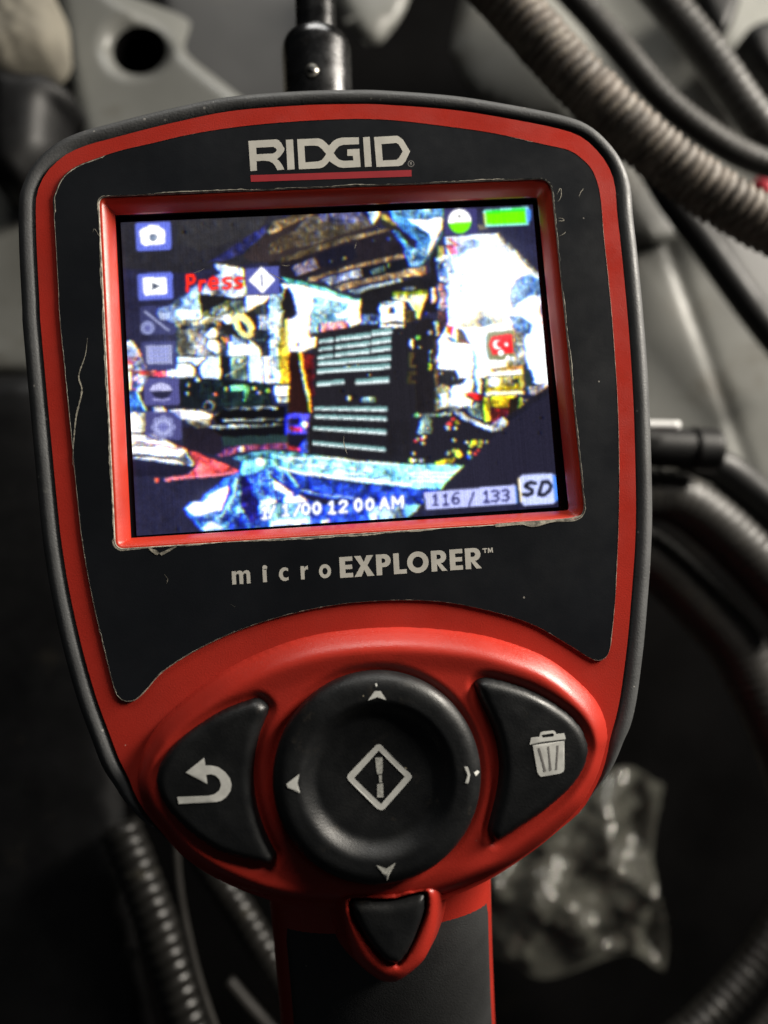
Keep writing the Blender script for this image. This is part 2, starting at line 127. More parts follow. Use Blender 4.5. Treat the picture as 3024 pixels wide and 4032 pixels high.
# what the display shows, in its own 320 x 240 pixels
LCD = [
('p',(43,43,70),[(-12.5,-35.8),(363.4,-20.2),(336.5,281.1),(-26.4,255.2)]),
('p',(52,51,60),[(-2.6,-4.5),(123.2,-4.0),(120.8,35.3),(43.4,41.7),(-0.4,35.2)]),
('p',(60,59,64),[(42.2,1.2),(113.0,-0.8),(101.0,13.3),(58.3,25.1),(41.3,17.8)]),
('p',(44,46,92),[(86.4,21.3),(112.6,5.8),(111.7,20.3),(78.7,33.3),(64.7,34.0)]),
('p',(62,52,54),[(90.1,29.5),(107.8,15.1),(119.8,3.9),(142.8,-0.9),(198.7,-2.1),(198.6,9.7),(183.0,17.1),(153.7,28.1),(124.8,37.0),(110.7,37.0),(93.3,34.0)]),
('n',[(92,82,66),(80,70,56),(108,100,86),(90,86,92)],[(129.1,14.6),(142.7,1.3),(187.6,1.8),(194.2,10.2),(168.7,16.4),(146.9,24.2),(129.8,25.5)],3),
('n',[(84,72,58),(74,62,52),(98,86,68)],[(111.7,21.8),(129.2,12.4),(138.6,20.1),(132.6,25.0),(111.1,30.5)],3),
('p',(132,112,84),[(112.1,14.5),(133.9,5.3),(147.0,0.0),(137.2,-1.2),(116.3,3.8),(110.2,11.5)]),
('n',[(88,86,122),(78,80,118),(104,102,122)],[(151.4,-2.0),(184.3,-0.9),(188.0,7.0),(166.4,9.0),(152.4,4.7)],3),
('p',(40,52,120),[(180.0,-1.1),(192.2,-1.3),(190.6,6.0)]),
('p',(205,228,236),[(188.7,-2.6),(198.2,-4.7),(198.2,2.3),(192.5,9.8),(190.1,5.3)]),
('p',(44,38,48),[(110.8,36.3),(146.4,30.7),(175.5,21.5),(205.3,16.2),(217.6,35.6),(181.2,43.3),(137.9,53.6),(117.1,47.5),(110.6,39.2)]),
('p',(104,90,68),[(119.1,37.4),(146.5,30.0),(175.6,21.1),(204.6,15.8),(204.1,13.5),(175.8,17.8),(143.2,26.2),(119.4,33.8)]),
('n',[(118,106,122),(134,120,128),(92,90,120)],[(128.1,41.5),(144.8,33.9),(148.5,42.8),(131.2,47.8)],3),
('p',(33,32,50),[(147.1,32.2),(160.9,27.0),(175.3,24.8),(178.1,36.6),(159.9,42.7),(148.9,42.1)]),
('d',(150,140,90),(168.5,36.1),1.06),
('d',(70,90,160),(204.9,22.1),1.45),
('d',(80,95,130),(192.6,22.6),0.99),
('d',(80,95,130),(157.3,37.8),0.99),
('p',(132,108,78),[(137.9,53.7),(173.9,44.8),(216.0,37.1),(216.0,34.0),(174.2,41.7),(139.5,50.4)]),
('n',[(134,138,170),(150,160,180),(110,118,160)],[(149.3,52.3),(181.1,44.9),(181.5,51.0),(156.1,56.3)],3),
('p',(28,30,42),[(181.1,44.4),(217.4,37.8),(221.1,46.4),(187.7,51.7),(181.3,51.4)]),
('n',[(120,150,150),(70,100,110)],[(187.8,46.2),(199.0,43.5),(199.1,48.0),(190.0,49.2)],2),
('p',(150,160,110),[(201.3,41.4),(203.5,41.5),(202.6,44.4),(201.5,44.3)]),
('p',(140,116,88),[(158.8,57.9),(173.3,54.6),(202.2,49.5),(231.3,45.0),(230.7,52.0),(194.7,54.6),(164.3,61.3)]),
('p',(34,30,36),[(139.2,54.4),(158.9,56.1),(169.8,53.0),(154.6,57.3),(143.3,56.7)]),
('n',[(150,168,180),(130,150,170),(180,200,200)],[(169.2,62.0),(212.6,53.8),(212.8,56.7),(194.3,59.3),(176.8,65.1)],2),
('p',(36,34,40),[(179.8,63.3),(194.3,59.7),(213.1,56.6),(230.7,53.1),(229.5,68.4),(206.6,67.2),(202.6,73.5),(192.6,83.9),(178.4,83.2)]),
('n',[(100,120,200),(150,170,190)],[(213.1,61.7),(221.8,61.0),(220.9,63.2),(214.1,63.6)],2),
('p',(165,120,70),[(212.8,51.5),(231.0,48.7),(230.8,51.6),(214.8,53.0)]),
('p',(66,126,190),[(206.5,0.1),(220.4,-3.0),(248.5,-0.7),(247.2,20.4),(233.9,39.3),(226.9,45.6),(219.0,45.2),(216.6,29.6),(206.8,15.6),(216.1,16.4),(208.2,5.7)]),
('n',[(90,150,200),(70,120,180),(120,170,210)],[(207.9,-0.2),(220.4,-2.6),(247.7,0.1),(247.3,6.0),(226.9,6.5),(212.7,3.7)],2),
('p',(255,255,255),[(218.3,6.5),(231.1,7.8),(246.5,6.7),(247.2,14.1),(239.9,27.1),(231.0,39.1),(229.1,36.1),(237.1,24.7),(236.1,19.5),(226.5,12.4)]),
('p',(44,40,66),[(210.6,12.4),(217.5,16.4),(226.9,25.7),(224.2,32.9),(218.2,26.8)]),
('n',[(60,110,170),(100,150,190),(150,180,200)],[(216.9,25.2),(226.4,33.0),(235.6,26.1),(230.9,40.6),(224.0,45.4),(219.1,44.4)],2),
('p',(60,54,50),[(199.6,6.0),(207.4,7.1),(216.1,15.6),(206.8,15.2),(200.0,10.5)]),
('n',[(160,140,60),(120,110,60)],[(199.5,1.6),(204.7,4.1),(212.1,11.4),(207.8,11.2),(198.9,5.3)],2),
('p',(206,218,248),[(248.8,22.7),(265.5,22.0),(290.4,22.0),(301.6,36.2),(321.8,59.4),(322.2,87.0),(321.4,105.7),(244.9,101.5),(247.2,61.6),(253.1,50.9),(248.5,35.9)]),
('p',(120,155,220),[(265.2,25.6),(274.0,25.3),(275.0,31.3),(264.6,33.7),(261.4,38.0),(252.5,40.5),(252.9,34.7)]),
('n',[(86,134,200),(130,170,220),(60,110,190)],[(298.2,60.4),(313.9,55.3),(320.0,61.5),(320.5,73.3),(312.5,72.9),(297.0,83.2),(294.3,72.0)],2),
('p',(255,255,255),[(259.7,40.9),(267.5,34.6),(280.9,30.8),(287.7,37.0),(304.2,40.4),(315.6,53.2),(302.8,57.7),(296.8,67.7),(293.9,77.1),(296.1,85.6),(247.0,83.0),(249.1,65.3),(254.4,52.4),(256.6,43.7)]),
('p',(255,255,255),[(296.8,85.6),(301.8,77.5),(312.5,72.9),(316.4,86.7)]),
('p',(60,136,214),[(320.7,61.6),(321.2,86.6),(321.3,99.8),(317.5,99.6),(318.6,86.5)]),
('d',(120,180,215),(259.1,53.3),1.58),
('d',(120,180,215),(258.0,62.1),1.58),
('d',(120,180,215),(257.0,66.4),1.58),
('d',(150,190,220),(259.8,71.7),1.06),
('p',(108,124,140),[(289.3,21.0),(291.8,21.7),(322.8,59.4),(321.0,60.2),(301.5,37.3)]),
('p',(34,32,42),[(228.5,51.8),(241.7,48.8),(239.1,82.6),(224.8,81.9)]),
('p',(34,32,42),[(235.4,36.8),(240.9,31.1),(240.9,50.2),(235.8,50.0)]),
('n',[(110,150,190),(200,215,225),(40,70,130),(230,240,235),(30,40,70)],[(239.5,39.2),(251.4,36.1),(252.1,55.2),(248.1,59.4),(241.1,56.9)],2),
('p',(156,146,62),[(242.1,29.7),(246.8,29.2),(245.6,39.8),(240.3,39.2)]),
('p',(236,76,108),[(248.2,28.5),(254.9,28.5),(256.6,36.3),(252.0,37.6)]),
('p',(190,104,90),[(249.8,23.4),(253.8,23.3),(259.8,29.8),(256.9,30.4)]),
('n',[(66,96,150),(40,52,92),(110,140,170),(190,110,90)],[(239.8,59.0),(247.0,60.1),(245.9,83.0),(239.1,82.6)],2),
('p',(225,200,190),[(233.7,63.4),(237.6,62.9),(236.7,74.9),(233.2,75.5)]),
('p',(230,90,60),[(233.1,70.3),(233.9,70.4),(233.9,75.5),(232.8,75.4)]),
('p',(176,196,44),[(203.5,64.5),(230.4,64.0),(229.9,68.0),(203.5,68.8)]),
('p',(252,246,190),[(204.3,68.5),(229.6,67.6),(228.0,73.0),(224.5,81.9),(219.8,81.6),(216.1,73.1),(203.8,69.9)]),
('n',[(80,80,40),(250,240,180)],[(206.5,67.5),(220.8,67.5),(220.6,70.1),(206.3,69.7)],2),
('p',(112,96,60),[(212.6,79.2),(224.3,79.9),(223.8,87.1),(212.9,89.4)]),
('p',(255,240,120),[(220.4,75.3),(225.5,75.5),(223.5,86.4),(220.3,85.5)]),
('n',[(40,46,60),(84,96,112),(128,146,164),(34,36,46)],[(37.9,67.3),(108.7,69.5),(104.9,130.8),(34.9,122.5)],3),
('p',(150,186,232),[(32.4,66.9),(56.9,50.1),(56.4,77.0),(37.2,80.0),(23.7,75.3),(24.7,68.6)]),
('p',(80,90,110),[(35.3,64.2),(56.9,49.5),(57.1,51.3),(32.3,68.3)]),
('p',(196,212,244),[(68.1,35.3),(90.9,40.5),(91.4,62.0),(82.6,63.0),(56.4,57.8),(63.2,49.1),(72.2,43.1)]),
('p',(38,36,38),[(57.5,58.0),(82.6,62.5),(75.3,67.7),(62.5,73.1),(56.6,72.8)]),
('n',[(150,140,80),(110,140,170),(60,60,50),(200,215,220),(90,110,60)],[(57.7,72.9),(76.9,64.9),(90.1,65.6),(89.1,82.8),(57.2,81.1)],2),
('p',(255,255,255),[(91.4,62.0),(109.2,62.2),(104.6,69.2),(98.5,76.8),(90.6,74.6)]),
('p',(60,66,60),[(101.8,69.1),(106.1,67.8),(101.4,75.5),(98.5,77.5),(90.0,78.5),(90.3,74.9)]),
('n',[(150,196,228),(190,220,240),(100,140,180)],[(109.2,61.5),(118.5,61.3),(117.4,87.8),(107.6,87.3)],2),
('p',(190,220,244),[(37.8,70.1),(55.7,70.4),(54.5,80.4),(37.3,78.1)]),
('p',(132,130,112),[(37.0,84.7),(59.0,87.1),(58.1,105.6),(37.3,105.1)]),
('n',[(150,166,190),(170,150,140),(120,140,170)],[(52.2,86.2),(59.8,87.1),(58.4,107.7),(51.1,106.5)],2),
('n',[(160,150,104),(60,64,60),(190,180,150)],[(37.3,78.8),(62.2,78.2),(76.4,74.3),(80.6,73.8),(80.0,76.6),(62.0,81.8),(37.1,82.9)],2),
('p',(44,42,46),[(69.7,81.8),(82.5,76.8),(97.3,74.0),(101.4,87.8),(90.4,96.5),(78.5,96.6),(74.7,90.7)]),
('n',[(170,120,60),(90,90,80),(200,200,190)],[(66.5,75.9),(71.4,76.2),(70.1,86.1),(67.3,87.4)],2),
('d',(246,250,255),(76.8,79.0),3.63),
('d',(246,250,255),(65.1,89.4),3.63),
('d',(246,250,255),(63.8,98.6),4.62),
('d',(230,240,250),(67.1,102.4),2.64),
('d',(230,240,250),(61.9,90.7),2.64),
('p',(224,130,50),[(70.0,93.3),(75.6,92.9),(74.1,100.6)]),
('e',(250,236,150),(88.1,85.1),(6.8,10.6,-30)),
('e',(44,42,46),(87.9,85.5),(1.9,5.4,-30)),
('n',[(210,225,250),(140,160,190),(60,70,80)],[(100.2,77.7),(108.3,76.7),(107.5,90.3),(99.3,87.7)],2),
('n',[(40,50,60),(110,140,150),(30,30,40)],[(95.7,89.6),(107.4,91.7),(106.9,99.6),(95.9,96.8)],2),
('p',(244,250,255),[(76.1,97.2),(91.8,95.9),(91.7,108.4),(75.5,107.1)]),
('p',(120,150,210),[(78.2,90.8),(81.5,93.9),(91.8,95.9),(91.6,99.4),(78.3,100.1)]),
('p',(206,224,255),[(91.8,95.2),(99.7,104.2),(100.2,129.8),(89.6,127.9)]),
('p',(255,255,255),[(101.0,110.0),(109.1,109.7),(107.8,131.0),(100.9,129.5)]),
('p',(110,136,126),[(77.9,107.9),(91.0,108.7),(90.0,126.1),(76.2,125.3)]),
('p',(30,34,42),[(69.4,107.5),(77.9,107.9),(76.2,125.3),(67.9,124.8)]),
('d',(220,230,240),(83.6,111.5),1.58),
('s',(190,200,180),[(72.1,123.3),(79.3,119.4),(89.4,112.9)],0.9),
('p',(208,228,250),[(36.5,106.4),(59.8,108.4),(51.9,115.0),(48.6,112.3),(36.3,110.9)]),
('p',(228,246,250),[(36.2,111.6),(46.5,112.2),(49.7,116.7),(48.4,122.2),(35.0,122.0)]),
('p',(204,228,255),[(53.2,115.4),(60.6,107.3),(69.2,108.3),(68.0,125.0),(54.1,124.0)]),
('s',(30,36,60),[(36.6,111.0),(46.6,111.3),(51.1,115.7),(53.3,120.8),(53.5,123.6)],1.2),
('s',(30,36,60),[(58.8,109.0),(51.2,115.3),(48.8,121.2)],1.2),
('p',(24,32,40),[(37.7,122.3),(73.4,125.3),(105.0,130.8),(107.2,162.4),(65.0,150.4),(37.2,144.5)]),
('n',[(24,36,44),(30,52,50),(40,60,66),(20,26,34)],[(52.7,125.0),(105.0,130.8),(103.9,147.8),(68.7,146.4),(51.7,141.9)],3),
('p',(110,204,150),[(74.8,130.6),(89.0,131.0),(89.5,134.9),(85.8,143.9),(84.7,135.7),(75.6,134.8)]),
('d',(200,220,220),(50.6,124.9),1.45),
('d',(200,220,220),(44.3,128.0),1.45),
('d',(200,220,220),(43.2,134.7),1.45),
('d',(210,110,110),(63.7,136.9),1.19),
('d',(190,200,110),(71.6,133.1),1.32),
('d',(190,200,110),(92.6,133.7),1.32),
('d',(170,160,220),(96.2,137.8),1.32),
('d',(160,200,80),(103.3,136.4),1.72),
('d',(140,150,160),(61.7,145.6),0.66),
('d',(140,150,160),(61.2,147.4),0.66),
('d',(140,150,160),(59.9,148.7),0.66),
('d',(140,150,160),(58.2,149.1),0.66),
('d',(140,150,160),(56.6,148.5),0.66),
('d',(140,150,160),(55.5,147.1),0.66),
('d',(140,150,160),(55.1,145.2),0.66),
('d',(140,150,160),(55.7,143.4),0.66),
('d',(140,150,160),(57.0,142.2),0.66),
('d',(140,150,160),(58.6,141.8),0.66),
('d',(140,150,160),(60.3,142.4),0.66),
('d',(140,150,160),(61.4,143.8),0.66),
('s',(120,130,140),[(62.1,153.7),(68.5,150.6)],1.6),
('p',(14,14,22),[(62.1,153.7),(69.3,148.9),(103.8,150.6),(107.2,162.4),(63.1,159.7)]),
('p',(14,14,24),[(97.0,147.4),(116.3,148.9),(115.4,162.9),(96.1,161.7)]),
('p',(126,140,146),[(68.7,147.2),(103.9,148.5),(109.4,149.2),(109.3,150.4),(70.6,148.8)]),
('p',(130,142,142),[(66.7,156.6),(103.3,157.9),(114.4,158.3),(114.3,159.6),(67.4,157.7)]),
('p',(14,14,24),[(58.5,162.4),(106.8,163.3),(115.8,163.8),(115.3,172.3),(67.7,170.0)]),
('p',(150,168,168),[(57.9,161.1),(68.2,160.9),(106.9,162.2),(112.4,162.3),(112.4,163.7),(61.3,162.7)]),
('p',(255,255,255),[(107.9,133.0),(119.8,133.8),(119.1,141.0),(108.5,140.4)]),
('p',(200,216,214),[(109.1,141.6),(118.6,142.3),(118.1,145.5),(108.9,145.2)]),
('n',[(200,214,230),(110,150,220),(60,80,140),(235,240,250),(190,90,100)],[(-0.5,93.0),(4.3,92.5),(9.2,102.7),(12.2,111.4),(13.7,122.7),(8.5,131.6),(-0.4,131.8),(-3.6,113.3)],3),
('p',(226,236,250),[(-3.2,111.9),(1.0,116.4),(1.7,130.5),(-2.4,130.2)]),
('n',[(214,70,80),(240,130,110),(170,50,70)],[(1.1,115.0),(28.4,116.8),(27.5,120.8),(8.4,119.0)],2),
('p',(232,244,255),[(28.4,115.8),(49.0,116.3),(48.6,122.5),(28.2,121.0)]),
('p',(58,112,205),[(-3.0,130.2),(4.5,129.8),(7.6,134.3),(12.8,147.6),(-1.1,146.1)]),
('p',(170,215,250),[(4.4,130.6),(6.4,132.1),(12.5,146.5),(10.4,146.4)]),
('p',(255,255,255),[(28.2,146.4),(51.4,148.0),(60.1,152.2),(59.6,155.8),(37.3,154.5)]),
('p',(140,134,116),[(38.7,154.6),(59.6,155.8),(58.1,162.6),(47.9,162.0)]),
('p',(226,220,214),[(16.7,144.0),(24.2,143.7),(26.7,148.1),(17.2,147.5)]),
('p',(225,236,246),[(-3.2,146.8),(10.7,147.6),(10.0,162.2),(-3.9,161.4)]),
('p',(40,34,50),[(36.7,160.4),(58.5,162.4),(67.1,168.6),(67.6,184.7),(39.9,177.4)]),
('p',(46,70,72),[(67.0,169.6),(115.4,170.8),(114.9,177.9),(67.4,176.3)]),
('n',[(130,60,110),(170,90,130),(100,50,100)],[(67.9,179.1),(77.6,177.1),(115.0,176.8),(114.7,181.4),(84.3,181.0),(62.0,185.1)],2),
('d',(245,235,240),(80.9,179.9),2.31),
('p',(236,84,90),[(26.5,171.5),(43.9,178.9),(77.6,195.5),(75.7,197.8),(45.5,198.9),(22.3,199.9),(22.1,197.9),(38.8,196.8),(45.6,192.0),(42.5,179.6)]),
('p',(244,248,255),[(-3.6,162.1),(13.3,164.2),(27.9,171.4),(35.8,177.1),(39.9,177.4),(44.4,188.1),(43.9,190.5),(32.5,187.7),(-1.8,180.6)]),
('s',(60,50,70),[(-3.6,161.4),(6.5,163.1),(19.8,169.1)],1.6),
('s',(60,50,70),[(0.7,171.8),(12.8,173.0),(21.0,172.3)],1.2),
('s',(40,36,60),[(-1.7,178.8),(12.4,180.9),(30.0,183.4),(39.5,185.0)],2.0),
('s',(170,120,130),[(2.8,169.8),(19.7,172.6),(33.1,176.9)],1.4),
('p',(120,130,150),[(32.6,185.3),(39.8,179.5),(44.0,188.8),(39.2,189.9)]),
('p',(36,34,60),[(-1.2,183.1),(29.8,187.2),(44.6,190.9),(44.5,192.3),(34.7,196.5),(-1.8,194.9)]),
('p',(255,130,150),[(21.7,198.3),(45.6,197.9),(76.8,196.5),(76.5,198.3),(45.5,199.2),(21.6,199.9)]),
('d',(245,100,80),(15.9,198.9),1.58),
('p',(38,72,192),[(100.7,199.4),(120.0,201.0),(169.4,212.3),(207.6,217.3),(228.7,220.1),(217.5,228.2),(210.6,234.8),(201.1,240.6),(125.8,239.5),(98.2,239.7)]),
('p',(40,36,70),[(126.0,215.8),(143.6,221.8),(161.7,223.0),(160.0,227.1),(140.6,225.8),(128.4,220.8)]),
('s',(150,190,240),[(123.3,213.5),(142.4,219.0),(163.1,222.4)],0.9),
('p',(120,212,240),[(73.9,186.5),(87.9,182.8),(101.8,182.1),(129.2,186.5),(170.6,194.4),(208.9,199.5),(248.7,202.3),(246.1,206.7),(229.4,219.8),(207.6,217.3),(169.5,210.6),(121.4,200.8),(101.0,193.8),(87.3,193.0)]),
('n',[(150,226,244),(110,200,236),(190,240,250),(130,216,240)],[(101.6,184.8),(170.4,197.6),(219.3,204.3),(233.0,210.8),(204.4,214.6),(162.8,206.3),(121.6,196.6)],2),
('s',(225,250,255),[(115.2,189.1),(142.9,190.2),(170.6,195.5),(198.4,199.4)],1.6),
('s',(225,250,255),[(128.7,194.9),(149.4,198.4),(177.1,202.3)],1.6),
('s',(225,250,255),[(149.1,202.6),(173.4,204.8)],1.6),
('s',(225,250,255),[(205.0,206.2),(236.7,208.2),(244.7,205.9)],1.6),
('s',(225,250,255),[(208.0,212.0),(232.7,214.4)],1.6),
('s',(225,250,255),[(208.2,209.2),(240.0,211.3)],1.6),
('s',(60,130,190),[(120.5,193.3),(126.8,192.7)],1.2),
('s',(60,130,190),[(141.8,197.2),(146.6,197.5)],1.2),
('s',(60,130,190),[(149.4,198.7),(156.3,199.2)],1.2),
('s',(60,130,190),[(157.6,200.6),(161.1,200.5)],1.2),
('s',(60,130,190),[(166.0,200.8),(170.2,201.1)],1.2),
('p',(245,252,255),[(105.2,193.4),(121.5,199.4),(169.7,207.6),(207.8,214.3),(207.6,216.4),(169.5,210.2),(121.4,201.2),(111.8,198.0)]),
('p',(40,60,180),[(178.8,208.0),(190.8,207.0),(187.3,207.9),(180.1,209.2)]),
('p',(44,100,208),[(36.1,221.6),(40.4,216.9),(46.5,217.3),(65.9,201.4),(77.8,197.9),(87.1,192.2),(102.3,191.1),(109.9,202.8),(112.5,217.0),(110.9,241.2),(48.7,239.8),(41.1,229.5)]),
('n',[(44,90,210),(30,50,160),(90,170,240),(40,70,190),(150,215,250)],[(73.0,197.6),(88.4,192.3),(110.3,197.2),(112.0,223.9),(91.0,240.6),(50.0,239.8),(43.8,229.0),(64.5,224.9)],2),
('p',(120,214,244),[(82.5,188.5),(102.5,188.3),(107.7,193.6),(86.7,198.5),(78.3,200.8)]),
('d',(255,255,255),(93.4,190.6),3.3),
('p',(32,30,110),[(79.1,198.0),(85.1,202.6),(87.1,215.3),(92.3,219.8),(90.1,232.9),(83.7,236.6),(80.1,228.7),(77.1,221.6)]),
('p',(255,255,255),[(36.6,221.6),(42.5,217.0),(47.8,218.9),(58.5,210.6),(69.0,206.4),(68.7,212.0),(61.8,224.7),(54.9,226.0),(43.9,227.8)]),
('s',(150,220,255),[(74.8,201.9),(72.7,214.3),(65.3,224.2),(61.5,229.5)],2.4),
('s',(36,60,190),[(71.3,203.1),(67.0,218.1),(61.7,226.8)],2.0),
('p',(200,240,255),[(46.8,237.5),(54.5,232.5),(63.7,238.7),(50.0,239.8)]),
('p',(215,245,255),[(92.3,219.8),(99.3,217.5),(104.6,220.6),(104.0,230.3),(91.7,229.5)]),
('p',(255,255,255),[(101.6,206.5),(106.5,205.4),(116.9,215.9),(114.0,219.2),(106.7,213.8),(102.7,212.1)]),
('p',(255,255,255),[(109.9,218.2),(122.4,217.6),(128.3,222.9),(109.6,222.4)]),
('p',(130,205,240),[(99.3,222.4),(128.2,223.6),(128.6,239.0),(98.2,239.7)]),
('p',(225,245,255),[(99.8,235.6),(126.1,235.3),(125.8,239.1),(98.2,239.7)]),
('p',(225,240,250),[(137.0,238.2),(142.6,237.1),(143.1,239.6),(136.9,239.9)]),
('p',(30,34,120),[(100.7,199.4),(104.6,202.5),(115.7,213.0),(116.3,215.8),(104.5,205.3)]),
('s',(130,200,245),[(106.5,195.6),(114.4,201.0),(120.8,209.8)],2.5),
('p',(150,190,240),[(171.6,231.4),(184.4,228.8),(191.1,232.7),(200.4,229.9),(213.0,231.1),(206.9,237.3),(198.3,240.2),(174.5,239.3)]),
('p',(120,200,250),[(201.1,229.9),(213.0,231.1),(202.5,239.8),(199.9,236.9)]),
('p',(38,36,44),[(140.9,93.5),(170.9,89.2),(202.3,87.3),(227.9,90.2),(241.0,88.0),(233.4,186.9),(206.1,190.9),(171.1,187.6),(135.2,180.8),(134.8,155.3)]),
('p',(38,36,44),[(133.6,162.1),(236.3,167.6),(234.2,195.3),(216.7,200.6),(170.7,194.1),(132.0,187.0)]),
('p',(255,255,255),[(163.7,121.2),(176.6,120.8),(176.4,123.5),(163.6,123.8)]),
('d',(225,230,190),(164.2,145.5),1.45),
('n',[(150,190,190),(80,110,120)],[(174.4,146.1),(185.3,146.1),(184.8,149.5),(174.5,149.3)],1),
('n',[(88,76,46),(70,60,40)],[(212.6,112.6),(221.2,113.8),(220.4,125.3),(211.4,124.0)],2),
('n',[(84,72,42),(66,58,38)],[(211.2,127.0),(219.7,127.4),(218.3,137.2),(210.1,136.7)],2),
('p',(40,36,40),[(215.1,117.0),(218.7,117.2),(218.3,123.0),(214.4,122.8)]),
('p',(40,36,40),[(213.8,129.9),(217.7,130.2),(217.1,134.4),(213.1,134.2)]),
('p',(225,205,195),[(214.5,101.8),(217.0,103.4),(216.9,110.3),(215.4,108.7)]),
('p',(150,200,96),[(218.6,99.0),(222.2,100.8),(220.4,104.0)]),
('d',(190,180,180),(208.0,97.5),0.79),
('d',(190,180,180),(221.4,109.3),0.79),
('d',(190,180,180),(181.3,128.4),0.79),
('p',(255,255,255),[(118.1,53.3),(125.8,54.4),(136.3,55.3),(151.6,59.3),(170.9,67.7),(178.8,69.6),(177.3,83.1),(177.1,86.7),(166.8,86.2),(167.3,77.2),(146.6,71.2),(141.7,71.1),(138.9,81.4),(137.9,96.9),(142.5,96.4),(141.6,104.2),(130.2,107.3),(121.8,106.9),(122.5,96.0),(120.1,89.4),(118.8,77.1),(119.3,57.7)]),
('p',(90,200,205),[(119.2,48.3),(136.4,53.8),(151.7,58.6),(171.0,67.2),(178.3,69.0),(178.6,70.3),(170.1,69.3),(151.5,61.9),(136.3,56.4),(123.7,54.3)]),
('p',(34,30,36),[(120.0,58.1),(124.1,56.3),(127.8,64.6),(129.4,77.7),(127.7,80.5),(120.5,82.3),(117.9,80.0)]),
('p',(255,190,70),[(121.4,80.2),(123.0,81.8),(122.1,96.1),(121.1,96.0)]),
('p',(255,170,110),[(127.8,64.6),(128.9,67.6),(130.1,77.7),(129.1,79.8)]),
('p',(70,50,40),[(127.1,100.0),(129.2,100.1),(129.0,103.6),(127.6,103.6)]),
('n',[(90,164,196),(130,200,216),(60,130,180),(180,220,230)],[(141.0,65.4),(147.0,65.7),(167.7,71.8),(167.5,84.8),(147.0,86.6),(144.5,93.0),(139.2,93.4)],2),
('p',(220,240,245),[(158.1,78.6),(166.8,76.9),(167.1,82.7),(158.6,82.9)]),
('p',(36,30,110),[(144.2,85.8),(147.0,86.6),(145.5,93.0),(144.5,93.0)]),
('n',[(226,130,150),(200,100,130),(240,170,170)],[(146.7,86.6),(167.6,84.7),(167.7,90.1),(146.6,92.7)],2),
('p',(255,255,255),[(168.2,76.9),(177.0,77.4),(178.1,86.9),(168.7,90.7)]),
('n',[(80,110,170),(130,160,200),(40,50,90)],[(178.6,80.7),(192.4,81.5),(192.6,88.3),(178.7,88.3)],2),
('p',(34,32,38),[(178.0,73.1),(193.6,73.9),(192.0,81.8),(179.3,80.4)]),
('p',(255,255,255),[(193.9,72.7),(200.6,71.3),(212.7,72.5),(211.2,88.5),(210.1,92.8),(192.7,91.5)]),
('p',(50,90,130),[(200.3,76.3),(204.7,75.8),(204.3,81.3),(199.9,81.8)]),
('p',(150,175,185),[(194.5,72.4),(204.9,71.6),(205.0,74.4),(194.7,74.6)]),
('p',(90,86,84),[(190.9,87.9),(209.4,87.6),(210.7,90.0),(199.3,90.2)]),
('n',[(206,166,30),(170,132,24),(230,190,50)],[(114.9,87.8),(122.7,87.5),(120.1,131.7),(113.1,132.1)],2),
('p',(255,226,70),[(119.5,81.6),(123.1,81.8),(121.4,108.2),(118.6,108.1)]),
('n',[(200,220,236),(90,130,170),(230,240,250),(150,180,210)],[(108.4,73.8),(118.9,74.4),(116.7,87.2),(114.3,102.8),(113.1,131.3),(105.0,130.1)],3),
('p',(52,24,22),[(121.6,107.9),(130.9,107.3),(140.2,110.0),(136.7,146.9),(134.7,155.6),(117.7,154.6)]),
('p',(96,22,22),[(131.1,109.5),(139.9,111.4),(137.8,143.4),(134.8,143.9),(133.2,125.3)]),
('p',(255,196,30),[(127.9,107.2),(130.6,107.3),(133.1,128.9),(135.6,155.0),(133.5,153.4),(131.3,133.8)]),
('p',(255,250,200),[(129.1,113.7),(130.4,115.2),(133.7,139.6),(134.8,149.6),(133.4,143.9),(131.2,129.5)]),
('p',(60,60,195),[(115.9,155.0),(134.7,156.0),(132.7,171.4),(114.9,171.1)]),
('p',(28,26,48),[(116.4,169.9),(131.6,171.8),(129.5,183.0),(115.8,179.5)]),
('p',(50,70,180),[(128.8,176.6),(132.1,174.7),(131.4,185.6),(124.5,185.2),(124.7,181.3)]),
('p',(240,60,80),[(118.1,165.2),(126.5,166.3),(126.3,169.5),(117.9,168.0)]),
('p',(240,60,80),[(115.8,179.9),(124.1,181.6),(124.0,184.2),(115.6,182.3)]),
('d',(240,245,255),(129.0,163.9),2.38),
('p',(28,26,70),[(119.2,158.6),(126.8,159.1),(125.2,163.5),(118.9,163.1)]),
('p',(40,36,42),[(223.7,87.1),(235.2,86.2),(236.0,104.4),(231.7,160.4),(216.1,159.5),(217.6,101.3)]),
('n',[(60,44,52),(90,60,60),(40,34,44)],[(237.8,80.6),(245.7,81.0),(244.5,101.3),(236.9,101.6)],2),
('p',(255,255,255),[(253.7,79.9),(318.9,83.3),(320.5,106.9),(321.7,136.1),(321.9,143.4),(309.5,142.7),(304.3,126.4),(263.6,137.1),(259.3,147.0),(242.7,156.8),(243.8,143.2),(249.5,134.9),(235.0,126.8),(236.7,104.5)]),
('n',[(190,182,144),(170,160,120),(210,204,170)],[(254.0,95.2),(267.7,85.8),(272.4,82.4),(278.9,82.7),(281.3,87.9),(290.3,88.8),(288.9,93.5),(271.3,95.4)],2),
('p',(62,86,112),[(267.8,92.0),(272.0,87.3),(278.4,88.5),(279.6,93.7),(272.7,95.7)]),
('n',[(80,124,186),(120,160,210),(60,100,160)],[(291.9,87.4),(303.1,89.1),(310.9,95.4),(308.8,103.3),(301.8,103.7),(296.3,100.4),(296.2,93.1)],2),
('p',(96,76,50),[(233.7,102.1),(236.7,104.1),(232.0,159.3),(229.7,159.2)]),
